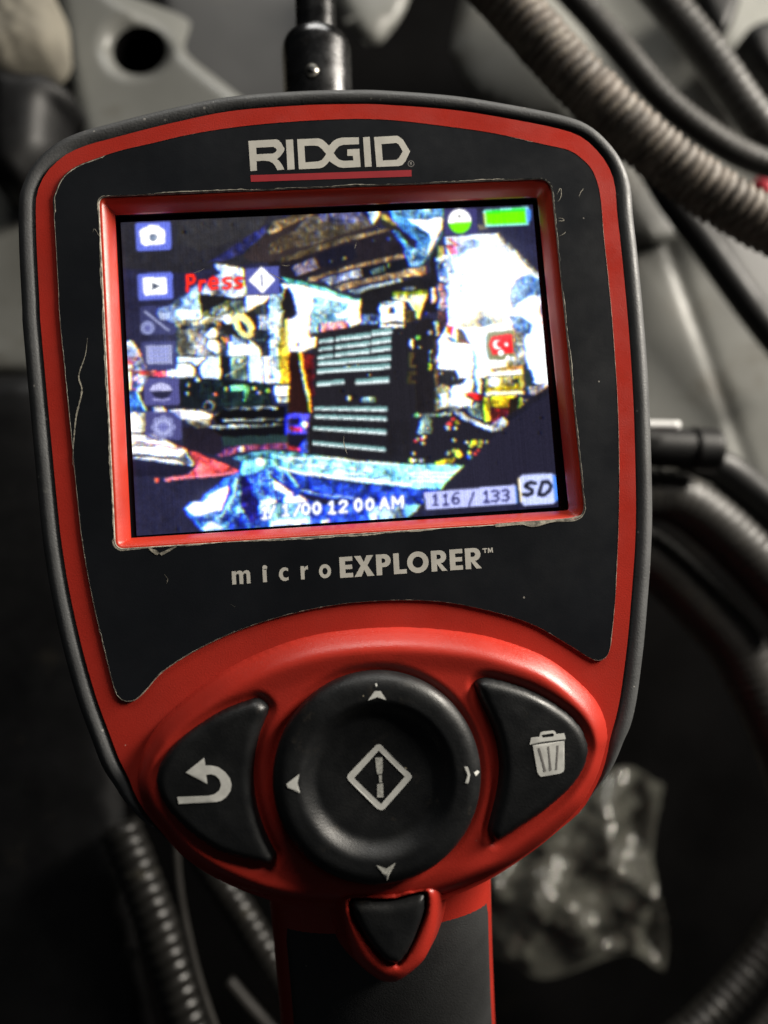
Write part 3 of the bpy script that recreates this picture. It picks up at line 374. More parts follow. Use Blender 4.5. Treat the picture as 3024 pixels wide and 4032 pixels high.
('p',(244,70,30),[(245.4,81.0),(245.6,93.3),(250.0,94.3),(247.7,102.5),(244.2,98.7)]),
('p',(60,130,180),[(243.4,101.9),(249.1,103.0),(251.5,108.2),(244.5,105.6)]),
('p',(90,84,70),[(252.9,95.9),(256.7,96.9),(260.3,106.5),(262.2,109.5),(251.6,106.8)]),
('p',(190,60,50),[(253.2,104.7),(260.3,106.9),(261.6,108.7),(255.9,108.1)]),
('p',(46,46,52),[(235.0,127.2),(248.5,128.7),(249.8,135.2),(257.0,134.9),(254.1,139.5),(244.0,140.7),(233.6,140.4)]),
('n',[(150,146,110),(100,120,150),(190,190,180),(80,80,70)],[(296.5,99.7),(305.5,103.1),(304.2,127.8),(294.0,128.0)],2),
('n',[(150,140,80),(200,210,220)],[(289.7,119.0),(295.5,118.6),(294.7,128.7),(288.2,128.4)],2),
('p',(86,150,172),[(261.2,113.1),(264.1,113.2),(265.3,135.8),(262.3,148.2),(260.6,147.0),(261.7,125.4)]),
('p',(235,245,250),[(263.6,128.4),(268.6,129.4),(266.4,147.4),(263.6,147.2)]),
('n',[(206,192,60),(170,150,40),(230,220,120),(110,110,120)],[(270.9,136.1),(302.3,135.0),(300.9,145.1),(270.2,144.9)],2),
('p',(255,255,255),[(274.5,135.9),(282.8,136.4),(281.6,142.8),(274.7,143.0)]),
('p',(50,56,60),[(291.7,138.7),(297.5,137.6),(297.2,141.9),(291.4,141.6)]),
('p',(255,252,222),[(266.1,133.3),(275.8,129.1),(301.9,130.6),(301.6,134.4),(275.3,135.0)]),
('n',[(190,120,60),(210,170,60)],[(276.5,129.2),(300.6,127.6),(301.8,130.6),(276.4,131.3)],2),
('p',(204,178,24),[(270.7,144.0),(300.0,144.1),(299.2,148.2),(271.1,148.0)]),
('p',(255,250,200),[(270.6,147.0),(300.3,147.8),(299.8,150.2),(270.4,149.6)]),
('p',(242,206,34),[(274.8,150.4),(293.9,151.2),(287.7,160.3),(272.7,158.9)]),
('p',(232,222,44),[(268.3,150.5),(272.7,151.4),(272.0,169.7),(268.0,170.8)]),
('p',(196,206,64),[(296.3,152.7),(299.1,153.6),(299.4,160.9),(293.9,164.5)]),
('p',(218,34,36),[(253.6,146.6),(258.6,146.1),(269.3,149.7),(268.9,153.7),(261.6,153.2)]),
('p',(238,248,255),[(242.7,156.8),(252.7,148.7),(259.9,153.1),(257.8,156.6),(247.6,158.1)]),
('p',(112,34,40),[(273.0,159.4),(287.9,160.3),(285.8,166.5),(275.2,172.6),(272.5,172.2)]),
('p',(216,40,40),[(276.8,161.7),(279.8,160.4),(279.2,166.9),(277.1,166.7)]),
('p',(46,38,30),[(288.3,153.4),(296.5,152.0),(294.8,163.5),(287.2,166.6)]),
('p',(58,74,70),[(301.6,127.7),(304.4,125.7),(310.1,139.8),(305.4,147.5),(300.4,150.8)]),
('n',[(160,150,160),(90,90,130),(210,200,190)],[(305.3,144.6),(321.9,143.0),(309.5,151.0),(304.4,151.0)],2),
('d',(210,210,225),(301.9,154.9),1.06),
('d',(210,210,225),(304.4,155.0),1.06),
('p',(40,38,52),[(301.0,156.6),(309.4,151.3),(328.4,142.3),(328.0,179.9),(274.8,176.6),(287.1,167.3)]),
('n',[(230,220,120),(220,230,235),(110,160,60),(70,110,140),(240,180,190)],[(232.6,140.4),(236.9,139.5),(243.8,142.5),(242.6,158.2),(231.2,157.9)],2),
('p',(240,246,250),[(234.9,147.0),(240.7,145.9),(240.5,157.4),(234.9,157.0)]),
('n',[(180,190,190),(100,110,120),(210,200,170)],[(239.2,156.6),(247.8,156.3),(246.4,164.9),(241.4,165.3)],2),
('n',[(210,230,230),(120,160,160),(40,60,70)],[(253.4,158.1),(262.2,155.1),(266.4,156.7),(267.0,167.6),(258.6,164.9)],2),
('d',(110,190,90),(220.5,101.4),1.72),
('d',(190,190,220),(231.1,98.4),1.58),
('s',(150,170,180),[(229.7,112.1),(229.4,120.7)],1.2),
('d',(190,190,40),(228.7,123.6),1.45),
('d',(190,190,40),(228.4,125.7),1.45),
('s',(200,190,150),[(236.0,90.7),(236.0,100.1)],2.0),
('d',(140,190,200),(235.8,90.6),1.45),
('p',(70,70,190),[(228.4,82.2),(230.6,80.9),(229.5,85.6)]),
('d',(170,170,190),(245.8,135.4),0.92),
('d',(170,170,190),(236.7,130.7),0.92),
('d',(170,170,190),(221.3,109.3),0.92),
('p',(38,36,48),[(211.7,161.8),(246.0,161.0),(260.9,171.9),(274.7,178.5),(286.1,170.6),(304.7,164.5),(327.6,151.4),(323.4,216.0),(228.5,221.1),(248.4,202.6),(209.0,198.6)]),
('s',(190,202,222),[(246.7,161.4),(254.1,166.8),(263.7,172.1),(273.5,175.9)],3.2),
('p',(176,186,200),[(272.2,173.3),(282.8,167.5),(286.1,171.3),(282.1,176.4),(275.4,178.3)]),
('p',(130,50,50),[(272.0,166.9),(276.0,162.8),(280.3,163.0),(275.2,172.1)]),
('p',(170,190,182),[(213.5,161.5),(241.6,161.6),(241.1,163.6),(213.7,163.0)]),
('p',(130,162,172),[(219.8,163.0),(227.6,163.3),(225.1,177.0),(215.3,176.0)]),
('d',(120,210,100),(216.3,162.4),1.32),
('d',(120,210,100),(232.3,163.0),1.32),
('d',(230,70,80),(239.9,170.3),1.72),
('d',(230,70,80),(242.7,166.5),1.72),
('d',(210,190,40),(246.1,168.9),1.72),
('d',(220,220,225),(238.2,173.4),1.45),
('d',(220,220,225),(243.6,173.6),1.45),
('d',(230,60,60),(212.7,181.7),1.32),
('d',(230,60,60),(218.5,180.6),1.32),
('d',(220,220,190),(215.6,180.6),1.19),
('d',(220,220,190),(220.4,179.1),1.19),
('d',(220,220,190),(219.3,183.6),1.19),
('d',(220,220,190),(243.2,183.3),1.19),
('d',(220,220,190),(252.7,185.0),1.19),
('d',(220,220,190),(267.6,186.1),1.19),
('d',(220,220,190),(211.6,191.3),1.19),
('d',(215,215,50),(258.3,185.7),2.38),
('d',(200,205,90),(263.0,186.0),1.58),
('d',(200,205,90),(261.3,189.1),1.58),
('d',(200,205,90),(255.3,188.2),1.58),
('d',(200,205,90),(253.8,193.6),1.58),
('d',(200,205,90),(242.2,191.3),1.58),
('d',(235,226,60),(245.2,194.0),2.9),
('d',(150,160,140),(237.8,192.6),1.72),
('d',(220,70,80),(257.6,194.6),1.19),
('d',(220,70,80),(260.3,192.3),1.19),
('d',(70,120,220),(254.2,196.9),1.72),
('p',(238,216,40),[(226.3,199.0),(232.5,197.3),(243.2,196.5),(240.0,200.6),(234.3,201.8),(227.2,201.2)]),
('d',(230,220,60),(209.1,196.5),1.98),
('d',(220,215,120),(215.6,197.6),1.32),
('d',(120,150,220),(211.6,196.6),1.45),
('d',(120,150,220),(217.7,197.4),1.45),
('p',(42,40,58),[(248.8,202.9),(263.6,191.4),(286.8,171.3),(308.9,158.3),(321.9,150.7),(326.9,151.4),(322.4,244.4),(206.0,239.3),(207.5,238.0),(215.8,230.1),(228.5,221.1)]),
('p',(42,42,70),[(206.0,239.0),(216.2,234.4),(323.3,234.5),(322.5,251.5),(205.4,247.0)]),
('p',(44,44,74),[(325.7,141.7),(334.7,142.2),(325.2,250.9),(317.3,250.4)]),
('ui',),
('p',(104,146,146),[(145.1,99.1),(156.1,97.8),(155.9,101.2),(144.9,101.8)]),
('p',(225,238,240),[(145.0,100.8),(156.0,100.0),(155.9,101.2),(144.9,101.8)]),
('p',(104,146,146),[(157.9,97.5),(185.0,95.3),(184.7,99.3),(157.7,100.9)]),
('p',(225,238,240),[(157.8,99.5),(184.8,97.9),(184.7,99.3),(157.7,100.9)]),
('p',(104,146,146),[(185.8,94.2),(201.6,92.7),(201.2,97.6),(185.5,98.4)]),
('p',(225,238,240),[(185.6,96.7),(201.4,95.7),(201.2,97.6),(185.5,98.4)]),
('p',(104,146,146),[(144.7,105.4),(155.4,104.2),(155.2,107.2),(144.2,107.9)]),
('p',(225,238,240),[(144.4,107.0),(155.2,106.2),(155.2,107.2),(144.2,107.9)]),
('p',(104,146,146),[(157.1,103.9),(184.2,101.8),(183.9,105.6),(156.9,107.0)]),
('p',(225,238,240),[(157.0,105.8),(184.0,104.2),(183.9,105.6),(156.9,107.0)]),
('p',(104,146,146),[(185.3,101.1),(200.4,99.5),(200.0,103.9),(185.0,105.3)]),
('p',(225,238,240),[(185.1,103.6),(200.2,102.3),(200.0,103.9),(185.0,105.3)]),
('p',(104,146,146),[(143.3,111.4),(154.9,110.3),(154.7,113.3),(143.1,114.1)]),
('p',(225,238,240),[(143.1,113.1),(154.8,112.3),(154.7,113.3),(143.1,114.1)]),
('p',(104,146,146),[(156.4,110.0),(183.8,107.9),(183.5,111.7),(156.2,113.0)]),
('p',(225,238,240),[(156.3,111.8),(183.6,110.3),(183.5,111.7),(156.2,113.0)]),
('p',(104,146,146),[(184.5,107.6),(199.9,106.3),(199.6,110.4),(184.2,111.4)]),
('p',(225,238,240),[(184.3,109.8),(199.7,108.9),(199.6,110.4),(184.2,111.4)]),
('p',(104,146,146),[(143.0,115.8),(199.3,113.9),(199.0,118.2),(142.7,119.1)]),
('p',(225,238,240),[(142.8,117.8),(199.1,116.5),(199.0,118.2),(142.7,119.1)]),
('p',(104,146,146),[(142.2,121.8),(198.1,120.6),(197.8,124.7),(142.0,125.3)]),
('p',(225,238,240),[(142.1,123.9),(197.9,123.2),(197.8,124.7),(142.0,125.3)]),
('p',(104,146,146),[(141.2,131.8),(162.0,130.9),(161.8,134.5),(141.0,135.0)]),
('p',(225,238,240),[(141.1,133.8),(161.9,133.2),(161.8,134.5),(141.0,135.0)]),
('p',(104,146,146),[(170.8,131.7),(196.7,130.7),(196.4,135.4),(170.5,135.3)]),
('p',(225,238,240),[(170.6,133.9),(196.5,133.6),(196.4,135.4),(170.5,135.3)]),
('p',(104,146,146),[(137.9,150.8),(193.6,154.0),(193.3,157.7),(137.7,153.3)]),
('p',(225,238,240),[(137.8,152.4),(193.4,156.4),(193.3,157.7),(137.7,153.3)]),
('p',(104,146,146),[(137.5,156.8),(192.7,161.6),(192.5,165.0),(137.3,159.6)]),
('p',(225,238,240),[(137.4,158.5),(192.5,163.8),(192.5,165.0),(137.3,159.6)]),
('p',(104,146,146),[(136.2,165.9),(191.6,171.7),(191.3,175.6),(136.0,168.3)]),
('p',(225,238,240),[(136.1,167.4),(191.4,174.1),(191.3,175.6),(136.0,168.3)]),
('p',(104,146,146),[(135.1,177.0),(189.9,185.4),(189.7,188.6),(134.9,179.8)]),
('p',(225,238,240),[(135.0,178.7),(189.8,187.5),(189.7,188.6),(134.9,179.8)]),
('p',(110,114,76),[(276.0,100.4),(296.7,99.4),(295.4,120.1),(285.4,123.0),(275.3,122.2),(273.5,111.6)]),
('p',(140,176,190),[(273.5,104.3),(275.9,100.8),(274.0,111.6),(275.3,121.9),(273.4,118.8)]),
('p',(216,28,34),[(278.6,103.9),(292.5,102.3),(295.3,103.3),(294.7,118.2),(287.6,117.8),(278.5,118.8),(276.0,110.3)]),
('d',(250,250,250),(283.1,110.5),3.7),
('d',(216,28,34),(285.0,110.3),2.9),
('d',(255,255,255),(289.8,110.7),1.45),
('d',(255,255,255),(285.1,117.2),2.24),
('d',(255,255,255),(290.2,121.2),1.72),
('g',(235,243,255),(279.0,53.6),15,0.75),
('g',(240,245,255),(282.9,78.0),17,0.5),
('g',(255,252,240),(258.0,118.0),12,0.35),
('g',(200,220,255),(271.3,40.7),20,0.22),
('g',(235,250,255),(152.2,71.7),9,0.3),
('g',(255,252,235),(130.4,93.0),8,0.3),
('g',(225,240,255),(54.6,218.7),6,0.25),
('g',(190,210,255),(31.0,93.3),12,0.1),
('a',(92,106,204),[(12.4,1.1),(36.4,0.8),(37.6,2.2),(37.2,21.5),(35.8,22.8),(12.0,23.0),(10.8,21.7),(11.1,2.4)],0.95),
('p',(255,255,255),[(14.1,7.1),(17.0,5.1),(19.8,4.6),(21.2,3.1),(28.1,3.4),(29.4,5.3),(32.5,7.2),(33.0,10.1),(32.2,18.1),(17.0,18.9),(14.4,16.5)]),
('d',(70,84,110),(23.8,12.8),3.04),
('d',(130,146,170),(24.3,13.1),1.58),
('a',(92,106,204),[(12.0,40.8),(35.7,40.6),(36.8,42.0),(36.6,60.3),(35.1,61.5),(11.6,61.7),(10.4,60.3),(10.7,42.0)],0.95),
('p',(255,255,255),[(14.6,44.2),(31.9,44.3),(32.2,57.2),(15.7,57.8),(14.4,54.5)]),
('p',(60,70,90),[(20.9,47.7),(27.9,51.1),(20.7,54.1)]),
('a',(80,86,150),[(12.3,66.0),(36.0,66.6),(37.2,68.0),(36.8,87.6),(35.4,88.9),(11.9,88.1),(10.7,86.8),(11.0,67.2)],0.38),
('s',(206,214,250),[(15.0,70.4),(22.2,77.2),(31.4,85.5)],1.8,0.5),
('a',(226,236,255),[(24.6,71.6),(33.5,72.1),(32.5,77.7),(26.3,77.4)],0.5),
('d',(190,200,250),(16.1,82.9),5.28,0.5),
('d',(50,50,110),(16.1,83.2),2.24,0.5),
('a',(84,90,160),[(11.8,93.3),(35.6,94.0),(36.7,95.4),(36.4,115.1),(34.9,116.3),(11.3,115.5),(10.2,114.2),(10.5,94.5)],0.42),
('a',(218,224,255),[(13.7,96.6),(33.6,97.0),(32.8,111.8),(14.3,110.8)],0.5),
('s',(120,130,210),[(17.0,99.2),(30.3,99.7)],1.5,0.5),
('s',(120,130,210),[(16.8,102.1),(30.2,102.5)],1.5,0.5),
('s',(120,130,210),[(16.7,104.9),(30.0,105.4)],1.5,0.5),
('s',(120,130,210),[(16.5,108.1),(29.9,108.5)],1.5,0.5),
('a',(86,86,150),[(12.3,121.6),(36.1,122.4),(37.3,123.8),(37.0,142.1),(35.5,143.3),(11.9,142.4),(10.7,141.1),(11.0,122.8)],0.72),
('a',(214,214,245),[(14.6,131.2),(17.6,127.2),(23.8,125.4),(29.9,127.9),(32.0,132.2)],0.7),
('a',(18,18,30),[(15.6,132.0),(32.0,132.2),(29.4,136.7),(23.8,138.4),(18.5,136.4)],0.7),
('s',(180,180,230),[(17.7,138.1),(24.5,139.2),(29.3,138.4)],1.2,0.7),
('a',(86,86,150),[(11.7,147.0),(36.5,147.9),(37.6,149.2),(37.3,168.7),(35.8,169.9),(11.2,168.9),(10.1,167.6),(10.4,148.1)],0.6),
('d',(198,206,250),(30.2,160.0),2.77,0.4),
('d',(198,206,250),(28.1,164.6),2.77,0.4),
('d',(198,206,250),(23.4,166.2),2.77,0.4),
('d',(198,206,250),(18.9,164.0),2.77,0.4),
('d',(198,206,250),(17.3,159.2),2.77,0.4),
('d',(198,206,250),(19.4,154.6),2.77,0.4),
('d',(198,206,250),(24.1,153.0),2.77,0.4),
('d',(198,206,250),(28.6,155.2),2.77,0.4),
('d',(205,212,250),(23.7,159.6),5.94,0.4),
('d',(96,100,180),(23.7,159.6),3.3,0.4),
('s',(60,60,120),[(19.0,159.3),(28.5,159.9)],1.4,0.4),
('a',(74,80,150),[(92.3,40.3),(117.8,40.2),(117.0,61.5),(91.9,61.5)],0.95),
('p',(255,255,255),[(94.4,50.1),(104.6,39.6),(114.3,50.4),(104.3,60.5)]),
('p',(60,64,110),[(103.5,45.5),(104.9,45.5),(105.1,55.5),(103.7,55.5)]),
('p',(54,52,100),[(249.1,0.8),(275.1,1.0),(274.2,21.5),(248.3,21.3)]),
('e',(255,255,255),(261.1,10.5),(9.0,9.3,0)),
('p',(104,214,8),[(270.1,11.6),(269.8,12.9),(269.4,14.2),(268.8,15.5),(268.0,16.7),(267.2,17.7),(266.2,18.6),(265.1,19.3),(263.9,19.9),(262.7,20.3),(261.4,20.5),(260.2,20.5),(258.9,20.3),(257.7,20.0),(256.6,19.4),(255.6,18.7),(254.6,17.8),(253.8,16.8),(253.2,15.7),(252.6,14.5),(252.3,13.1),(252.1,11.8)]),
('p',(40,40,40),[(259.2,7.7),(261.1,4.6),(262.6,8.0)]),
('n',[(120,110,90),(90,84,80)],[(274.9,14.2),(280.0,14.5),(283.4,17.6),(276.0,18.7)],2),
('p',(150,226,235),[(280.2,4.1),(281.7,2.6),(316.3,1.6),(317.2,4.2),(315.4,15.9),(281.0,15.8)]),
('p',(100,224,6),[(281.9,4.7),(313.9,3.9),(313.8,15.1),(282.3,14.7)]),
('p',(40,210,40),[(282.1,3.4),(314.0,2.4),(313.9,4.8),(282.0,5.5)]),
('p',(70,130,220),[(314.7,2.6),(318.3,4.3),(317.6,11.7),(314.5,15.7)]),
('p',(235,230,80),[(280.5,4.8),(281.5,4.9),(281.6,14.9),(280.8,15.2)]),
('p',(172,178,230),[(217.1,222.1),(287.6,220.7),(288.0,235.1),(217.6,234.9)]),
('p',(60,120,215),[(287.3,221.2),(288.4,221.4),(288.6,234.3),(287.7,235.1)]),
('p',(180,190,238),[(290.6,216.3),(293.7,213.5),(316.0,213.8),(319.2,215.0),(319.0,234.2),(316.2,236.9),(293.2,236.9),(290.9,234.1)]),
('p',(60,120,225),[(317.7,214.9),(320.1,216.5),(319.8,234.3),(317.3,236.6)]),
('p',(250,236,190),[(290.6,216.3),(291.9,215.3),(292.0,234.2),(290.9,234.1)]),
('s',(60,18,26),[(47.5,55.9),(48.2,43.7),(52.1,43.9),(53.2,46.7),(51.8,49.7),(47.8,50.0)],2.9),
('s',(60,18,26),[(56.9,56.0),(57.3,48.8)],2.9),
('s',(60,18,26),[(57.2,51.0),(58.8,48.9),(61.1,49.1)],2.9),
('s',(60,18,26),[(64.1,51.0),(70.4,50.9),(70.2,47.9),(67.5,46.6),(64.9,48.4),(64.1,51.8),(65.8,55.1),(70.2,54.5)],2.9),
('s',(60,18,26),[(80.7,47.8),(77.4,47.2),(75.0,48.8),(76.6,51.1),(79.9,52.1),(80.0,54.1),(77.4,55.4),(74.7,54.8)],2.9),
('s',(60,18,26),[(89.4,48.2),(86.1,47.6),(83.7,49.3),(85.3,51.6),(88.6,52.5),(88.7,54.6),(86.2,55.8),(83.4,55.2)],2.9),
('s',(255,44,26),[(47.5,55.9),(48.2,43.7),(52.1,43.9),(53.2,46.7),(51.8,49.7),(47.8,50.0)],1.9),
('s',(255,44,26),[(56.9,56.0),(57.3,48.8)],1.9),
('s',(255,44,26),[(57.2,51.0),(58.8,48.9),(61.1,49.1)],1.9),
('s',(255,44,26),[(64.1,51.0),(70.4,50.9),(70.2,47.9),(67.5,46.6),(64.9,48.4),(64.1,51.8),(65.8,55.1),(70.2,54.5)],1.9),
('s',(255,44,26),[(80.7,47.8),(77.4,47.2),(75.0,48.8),(76.6,51.1),(79.9,52.1),(80.0,54.1),(77.4,55.4),(74.7,54.8)],1.9),
('s',(255,44,26),[(89.4,48.2),(86.1,47.6),(83.7,49.3),(85.3,51.6),(88.6,52.5),(88.7,54.6),(86.2,55.8),(83.4,55.2)],1.9),
('s',(34,64,150),[(94.0,226.8),(96.0,225.2),(95.5,233.5)],3.3),
('s',(34,64,150),[(93.3,233.4),(97.7,233.5)],3.3),
('s',(252,252,255),[(94.0,226.8),(96.0,225.2),(95.5,233.5)],2.0),
('s',(252,252,255),[(93.3,233.4),(97.7,233.5)],2.0),
('s',(34,64,150),[(99.0,233.1),(102.9,224.9)],3.3),
('s',(252,252,255),[(99.0,233.1),(102.9,224.9)],2.0),
('s',(34,64,150),[(109.9,225.8),(111.8,224.1),(111.2,232.5)],3.3),
('s',(34,64,150),[(109.2,232.4),(113.2,232.5)],3.3),
('s',(252,252,255),[(109.9,225.8),(111.8,224.1),(111.2,232.5)],2.0),
('s',(252,252,255),[(109.2,232.4),(113.2,232.5)],2.0),
('s',(34,64,150),[(117.6,233.0),(122.3,224.7)],3.3),
('s',(252,252,255),[(117.6,233.0),(122.3,224.7)],2.0),
('s',(34,64,150),[(126.6,224.2),(128.6,225.9),(129.0,228.4),(128.3,230.9),(126.1,232.5),(124.1,230.8),(123.8,228.3),(124.4,225.8),(126.6,224.2)],3.3),
('s',(252,252,255),[(126.6,224.2),(128.6,225.9),(129.0,228.4),(128.3,230.9),(126.1,232.5),(124.1,230.8),(123.8,228.3),(124.4,225.8),(126.6,224.2)],2.0),
('s',(34,64,150),[(134.9,224.3),(136.9,226.0),(137.3,228.5),(136.6,231.0),(134.4,232.6),(132.4,230.9),(132.1,228.4),(132.8,225.9),(134.9,224.3)],3.3),
('s',(252,252,255),[(134.9,224.3),(136.9,226.0),(137.3,228.5),(136.6,231.0),(134.4,232.6),(132.4,230.9),(132.1,228.4),(132.8,225.9),(134.9,224.3)],2.0),
('s',(34,64,150),[(144.5,226.0),(146.6,224.4),(146.0,232.7)],3.3),
('s',(34,64,150),[(143.8,232.7),(148.2,232.8)],3.3),
('s',(252,252,255),[(144.5,226.0),(146.6,224.4),(146.0,232.7)],2.0),
('s',(252,252,255),[(143.8,232.7),(148.2,232.8)],2.0),
('s',(34,64,150),[(152.4,225.9),(154.6,224.2),(157.2,225.1),(157.3,227.2),(152.0,232.5),(157.2,232.6)],3.3),
('s',(252,252,255),[(152.4,225.9),(154.6,224.2),(157.2,225.1),(157.3,227.2),(152.0,232.5),(157.2,232.6)],2.0),
('s',(34,64,150),[(166.5,223.9),(168.3,225.7),(168.6,228.2),(168.0,230.7),(165.9,232.3),(164.1,230.6),(163.8,228.1),(164.4,225.6),(166.5,223.9)],3.3),
('s',(252,252,255),[(166.5,223.9),(168.3,225.7),(168.6,228.2),(168.0,230.7),(165.9,232.3),(164.1,230.6),(163.8,228.1),(164.4,225.6),(166.5,223.9)],2.0),
('s',(34,64,150),[(175.2,224.2),(177.1,225.9),(177.4,228.4),(176.7,230.9),(174.6,232.6),(172.8,230.9),(172.5,228.3),(173.1,225.8),(175.2,224.2)],3.3),
('s',(252,252,255),[(175.2,224.2),(177.1,225.9),(177.4,228.4),(176.7,230.9),(174.6,232.6),(172.8,230.9),(172.5,228.3),(173.1,225.8),(175.2,224.2)],2.0),
('s',(34,64,150),[(182.3,232.5),(186.3,224.2),(189.0,232.6)],3.3),
('s',(34,64,150),[(183.9,229.7),(187.9,229.7)],3.3),
('s',(252,252,255),[(182.3,232.5),(186.3,224.2),(189.0,232.6)],2.0),
('s',(252,252,255),[(183.9,229.7),(187.9,229.7)],2.0),
('s',(34,64,150),[(192.2,232.1),(192.8,223.7),(196.1,229.2),(200.2,223.8),(199.6,232.2)],3.3),
('s',(252,252,255),[(192.2,232.1),(192.8,223.7),(196.1,229.2),(200.2,223.8),(199.6,232.2)],2.0),
('s',(36,36,84),[(224.0,225.6),(225.8,224.0),(225.2,232.3)],1.7),
('s',(36,36,84),[(223.3,232.3),(227.1,232.3)],1.7),
('s',(36,36,84),[(231.8,225.8),(233.6,224.2),(233.0,232.5)],1.7),
('s',(36,36,84),[(231.1,232.4),(234.9,232.5)],1.7),
('s',(36,36,84),[(243.3,224.4),(241.3,223.9),(238.9,226.4),(238.1,229.7),(239.5,232.2),(241.9,232.3),(243.4,230.2),(242.3,227.9),(239.9,227.9),(238.4,229.7)],1.7),
('s',(36,36,84),[(250.6,234.2),(255.3,224.5)],1.7),
('s',(36,36,84),[(263.1,225.8),(265.1,224.1),(264.4,232.4)],1.7),
('s',(36,36,84),[(262.3,232.4),(266.5,232.5)],1.7),
('s',(36,36,84),[(269.5,224.6),(272.8,224.2),(274.5,225.9),(272.4,228.1),(270.8,228.1)],1.7),
('s',(36,36,84),[(272.4,228.1),(274.4,230.3),(272.1,232.6),(268.9,232.0)],1.7),
('s',(36,36,84),[(277.4,224.6),(280.6,224.3),(282.4,226.0),(280.3,228.2),(278.7,228.1)],1.7),
('s',(36,36,84),[(280.3,228.2),(282.3,230.3),(279.9,232.6),(276.8,232.0)],1.7),
('s',(14,14,24),[(303.6,220.7),(300.3,219.6),(296.7,220.5),(295.4,222.4),(300.8,225.7),(300.3,228.0),(296.6,229.4),(293.3,228.5)],3.0),
('s',(14,14,24),[(309.1,220.0),(313.6,220.1),(315.7,223.1),(314.0,227.0),(309.8,229.9),(305.3,229.7),(309.1,220.0)],3.0),
]


# ------------------------------------------------------------------ helpers
def smooth_closed(pts, step):
    """Closed Catmull-Rom through pts, resampled every `step` mm."""
    p = np.asarray(pts, float)
    n = len(p)
    out = []
    for i in range(n):
        a, b, c, d = p[i - 1], p[i], p[(i + 1) % n], p[(i + 2) % n]
        m = max(2, int(np.linalg.norm(c - b) / 0.15))
        t = np.linspace(0, 1, m, endpoint=False)[:, None]
        out.append(0.5 * ((2 * b) + (c - a) * t + (2 * a - 5 * b + 4 * c - d) * t ** 2 + (3 * b - a - 3 * c + d) * t ** 3))
    q = np.concatenate(out)
    return resample(q, step, True)


def resample(q, step, closed):
    if closed:
        q = np.vstack([q, q[:1]])
    s = np.concatenate([[0], np.cumsum(np.linalg.norm(np.diff(q, axis=0), axis=1))])
    n = max(3, int(round(s[-1] / step)))
    u = np.linspace(0, s[-1], n, endpoint=not closed)
    return np.stack([np.interp(u, s, q[:, k]) for k in range(q.shape[1])], 1)


def smooth_open(pts, step):
    p = np.asarray(pts, float)
    p = np.vstack([2 * p[0] - p[1], p, 2 * p[-1] - p[-2]])
    out = []
    for i in range(1, len(p) - 2):
        a, b, c, d = p[i - 1], p[i], p[i + 1], p[i + 2]
        t = np.linspace(0, 1, 40, endpoint=False)[:, None]
        out.append(0.5 * ((2 * b) + (c - a) * t + (2 * a - 5 * b + 4 * c - d) * t ** 2 + (3 * b - a - 3 * c + d) * t ** 3))
    out.append(p[-2:-1])
    return resample(np.concatenate(out), step, False)


def rounded(corners, r, n=6):
    p = np.asarray(corners, float)
    out = []
    rs = r if isinstance(r, (tuple, list)) else [r] * len(p)
    for i in range(len(p)):
        a, b, c = p[i - 1], p[i], p[(i + 1) % len(p)]
        r = rs[i]
        u = (a - b) / np.linalg.norm(a - b)
        v = (c - b) / np.linalg.norm(c - b)
        for t in np.linspace(0, 1, n):
            out.append(b + u * r * (1 - t) ** 2 + v * r * t ** 2)
    return np.array(out)


def ccw(p):
    p = np.asarray(p, float)
    a = np.sum(p[:, 0] * np.roll(p[:, 1], -1) - p[:, 1] * np.roll(p[:, 0], -1))
    return p if a > 0 else p[::-1]


def normals2(p):
    t = np.roll(p, -1, 0) - np.roll(p, 1, 0)
    t /= np.linalg.norm(t, axis=1)[:, None] + 1e-9
    return np.stack([t[:, 1], -t[:, 0]], 1)          # outward for ccw


def seg_dist(pts, loop):
    a = loop
    b = np.roll(loop, -1, 0)
    out = np.empty(len(pts))
    d = b - a
    dd = (d ** 2).sum(1) + 1e-12
    for i in range(0, len(pts), 4000):
        q = pts[i:i + 4000]
        w = q[:, None] - a[None]
        t = np.clip((w * d[None]).sum(2) / dd, 0, 1)
        out[i:i + 4000] = np.sqrt(((w - t[..., None] * d[None]) ** 2).sum(2).min(1))
    return out


def inside(pts, loop):
    a = loop
    b = np.roll(loop, -1, 0)
    res = np.zeros(len(pts), bool)
    for (x0, y0), (x1, y1) in zip(a, b):
        c = (y0 > pts[:, 1]) != (y1 > pts[:, 1])
        if c.any():
            with np.errstate(divide='ignore', invalid='ignore'):
                xx = (x1 - x0) * (pts[:, 1] - y0) / (y1 - y0) + x0
            res ^= c & (pts[:, 0] < xx)
    return res


def sst(a, b, x):
    t = np.clip((np.asarray(x, float) - a) / (b - a), 0, 1)
    return t * t * (3 - 2 * t)


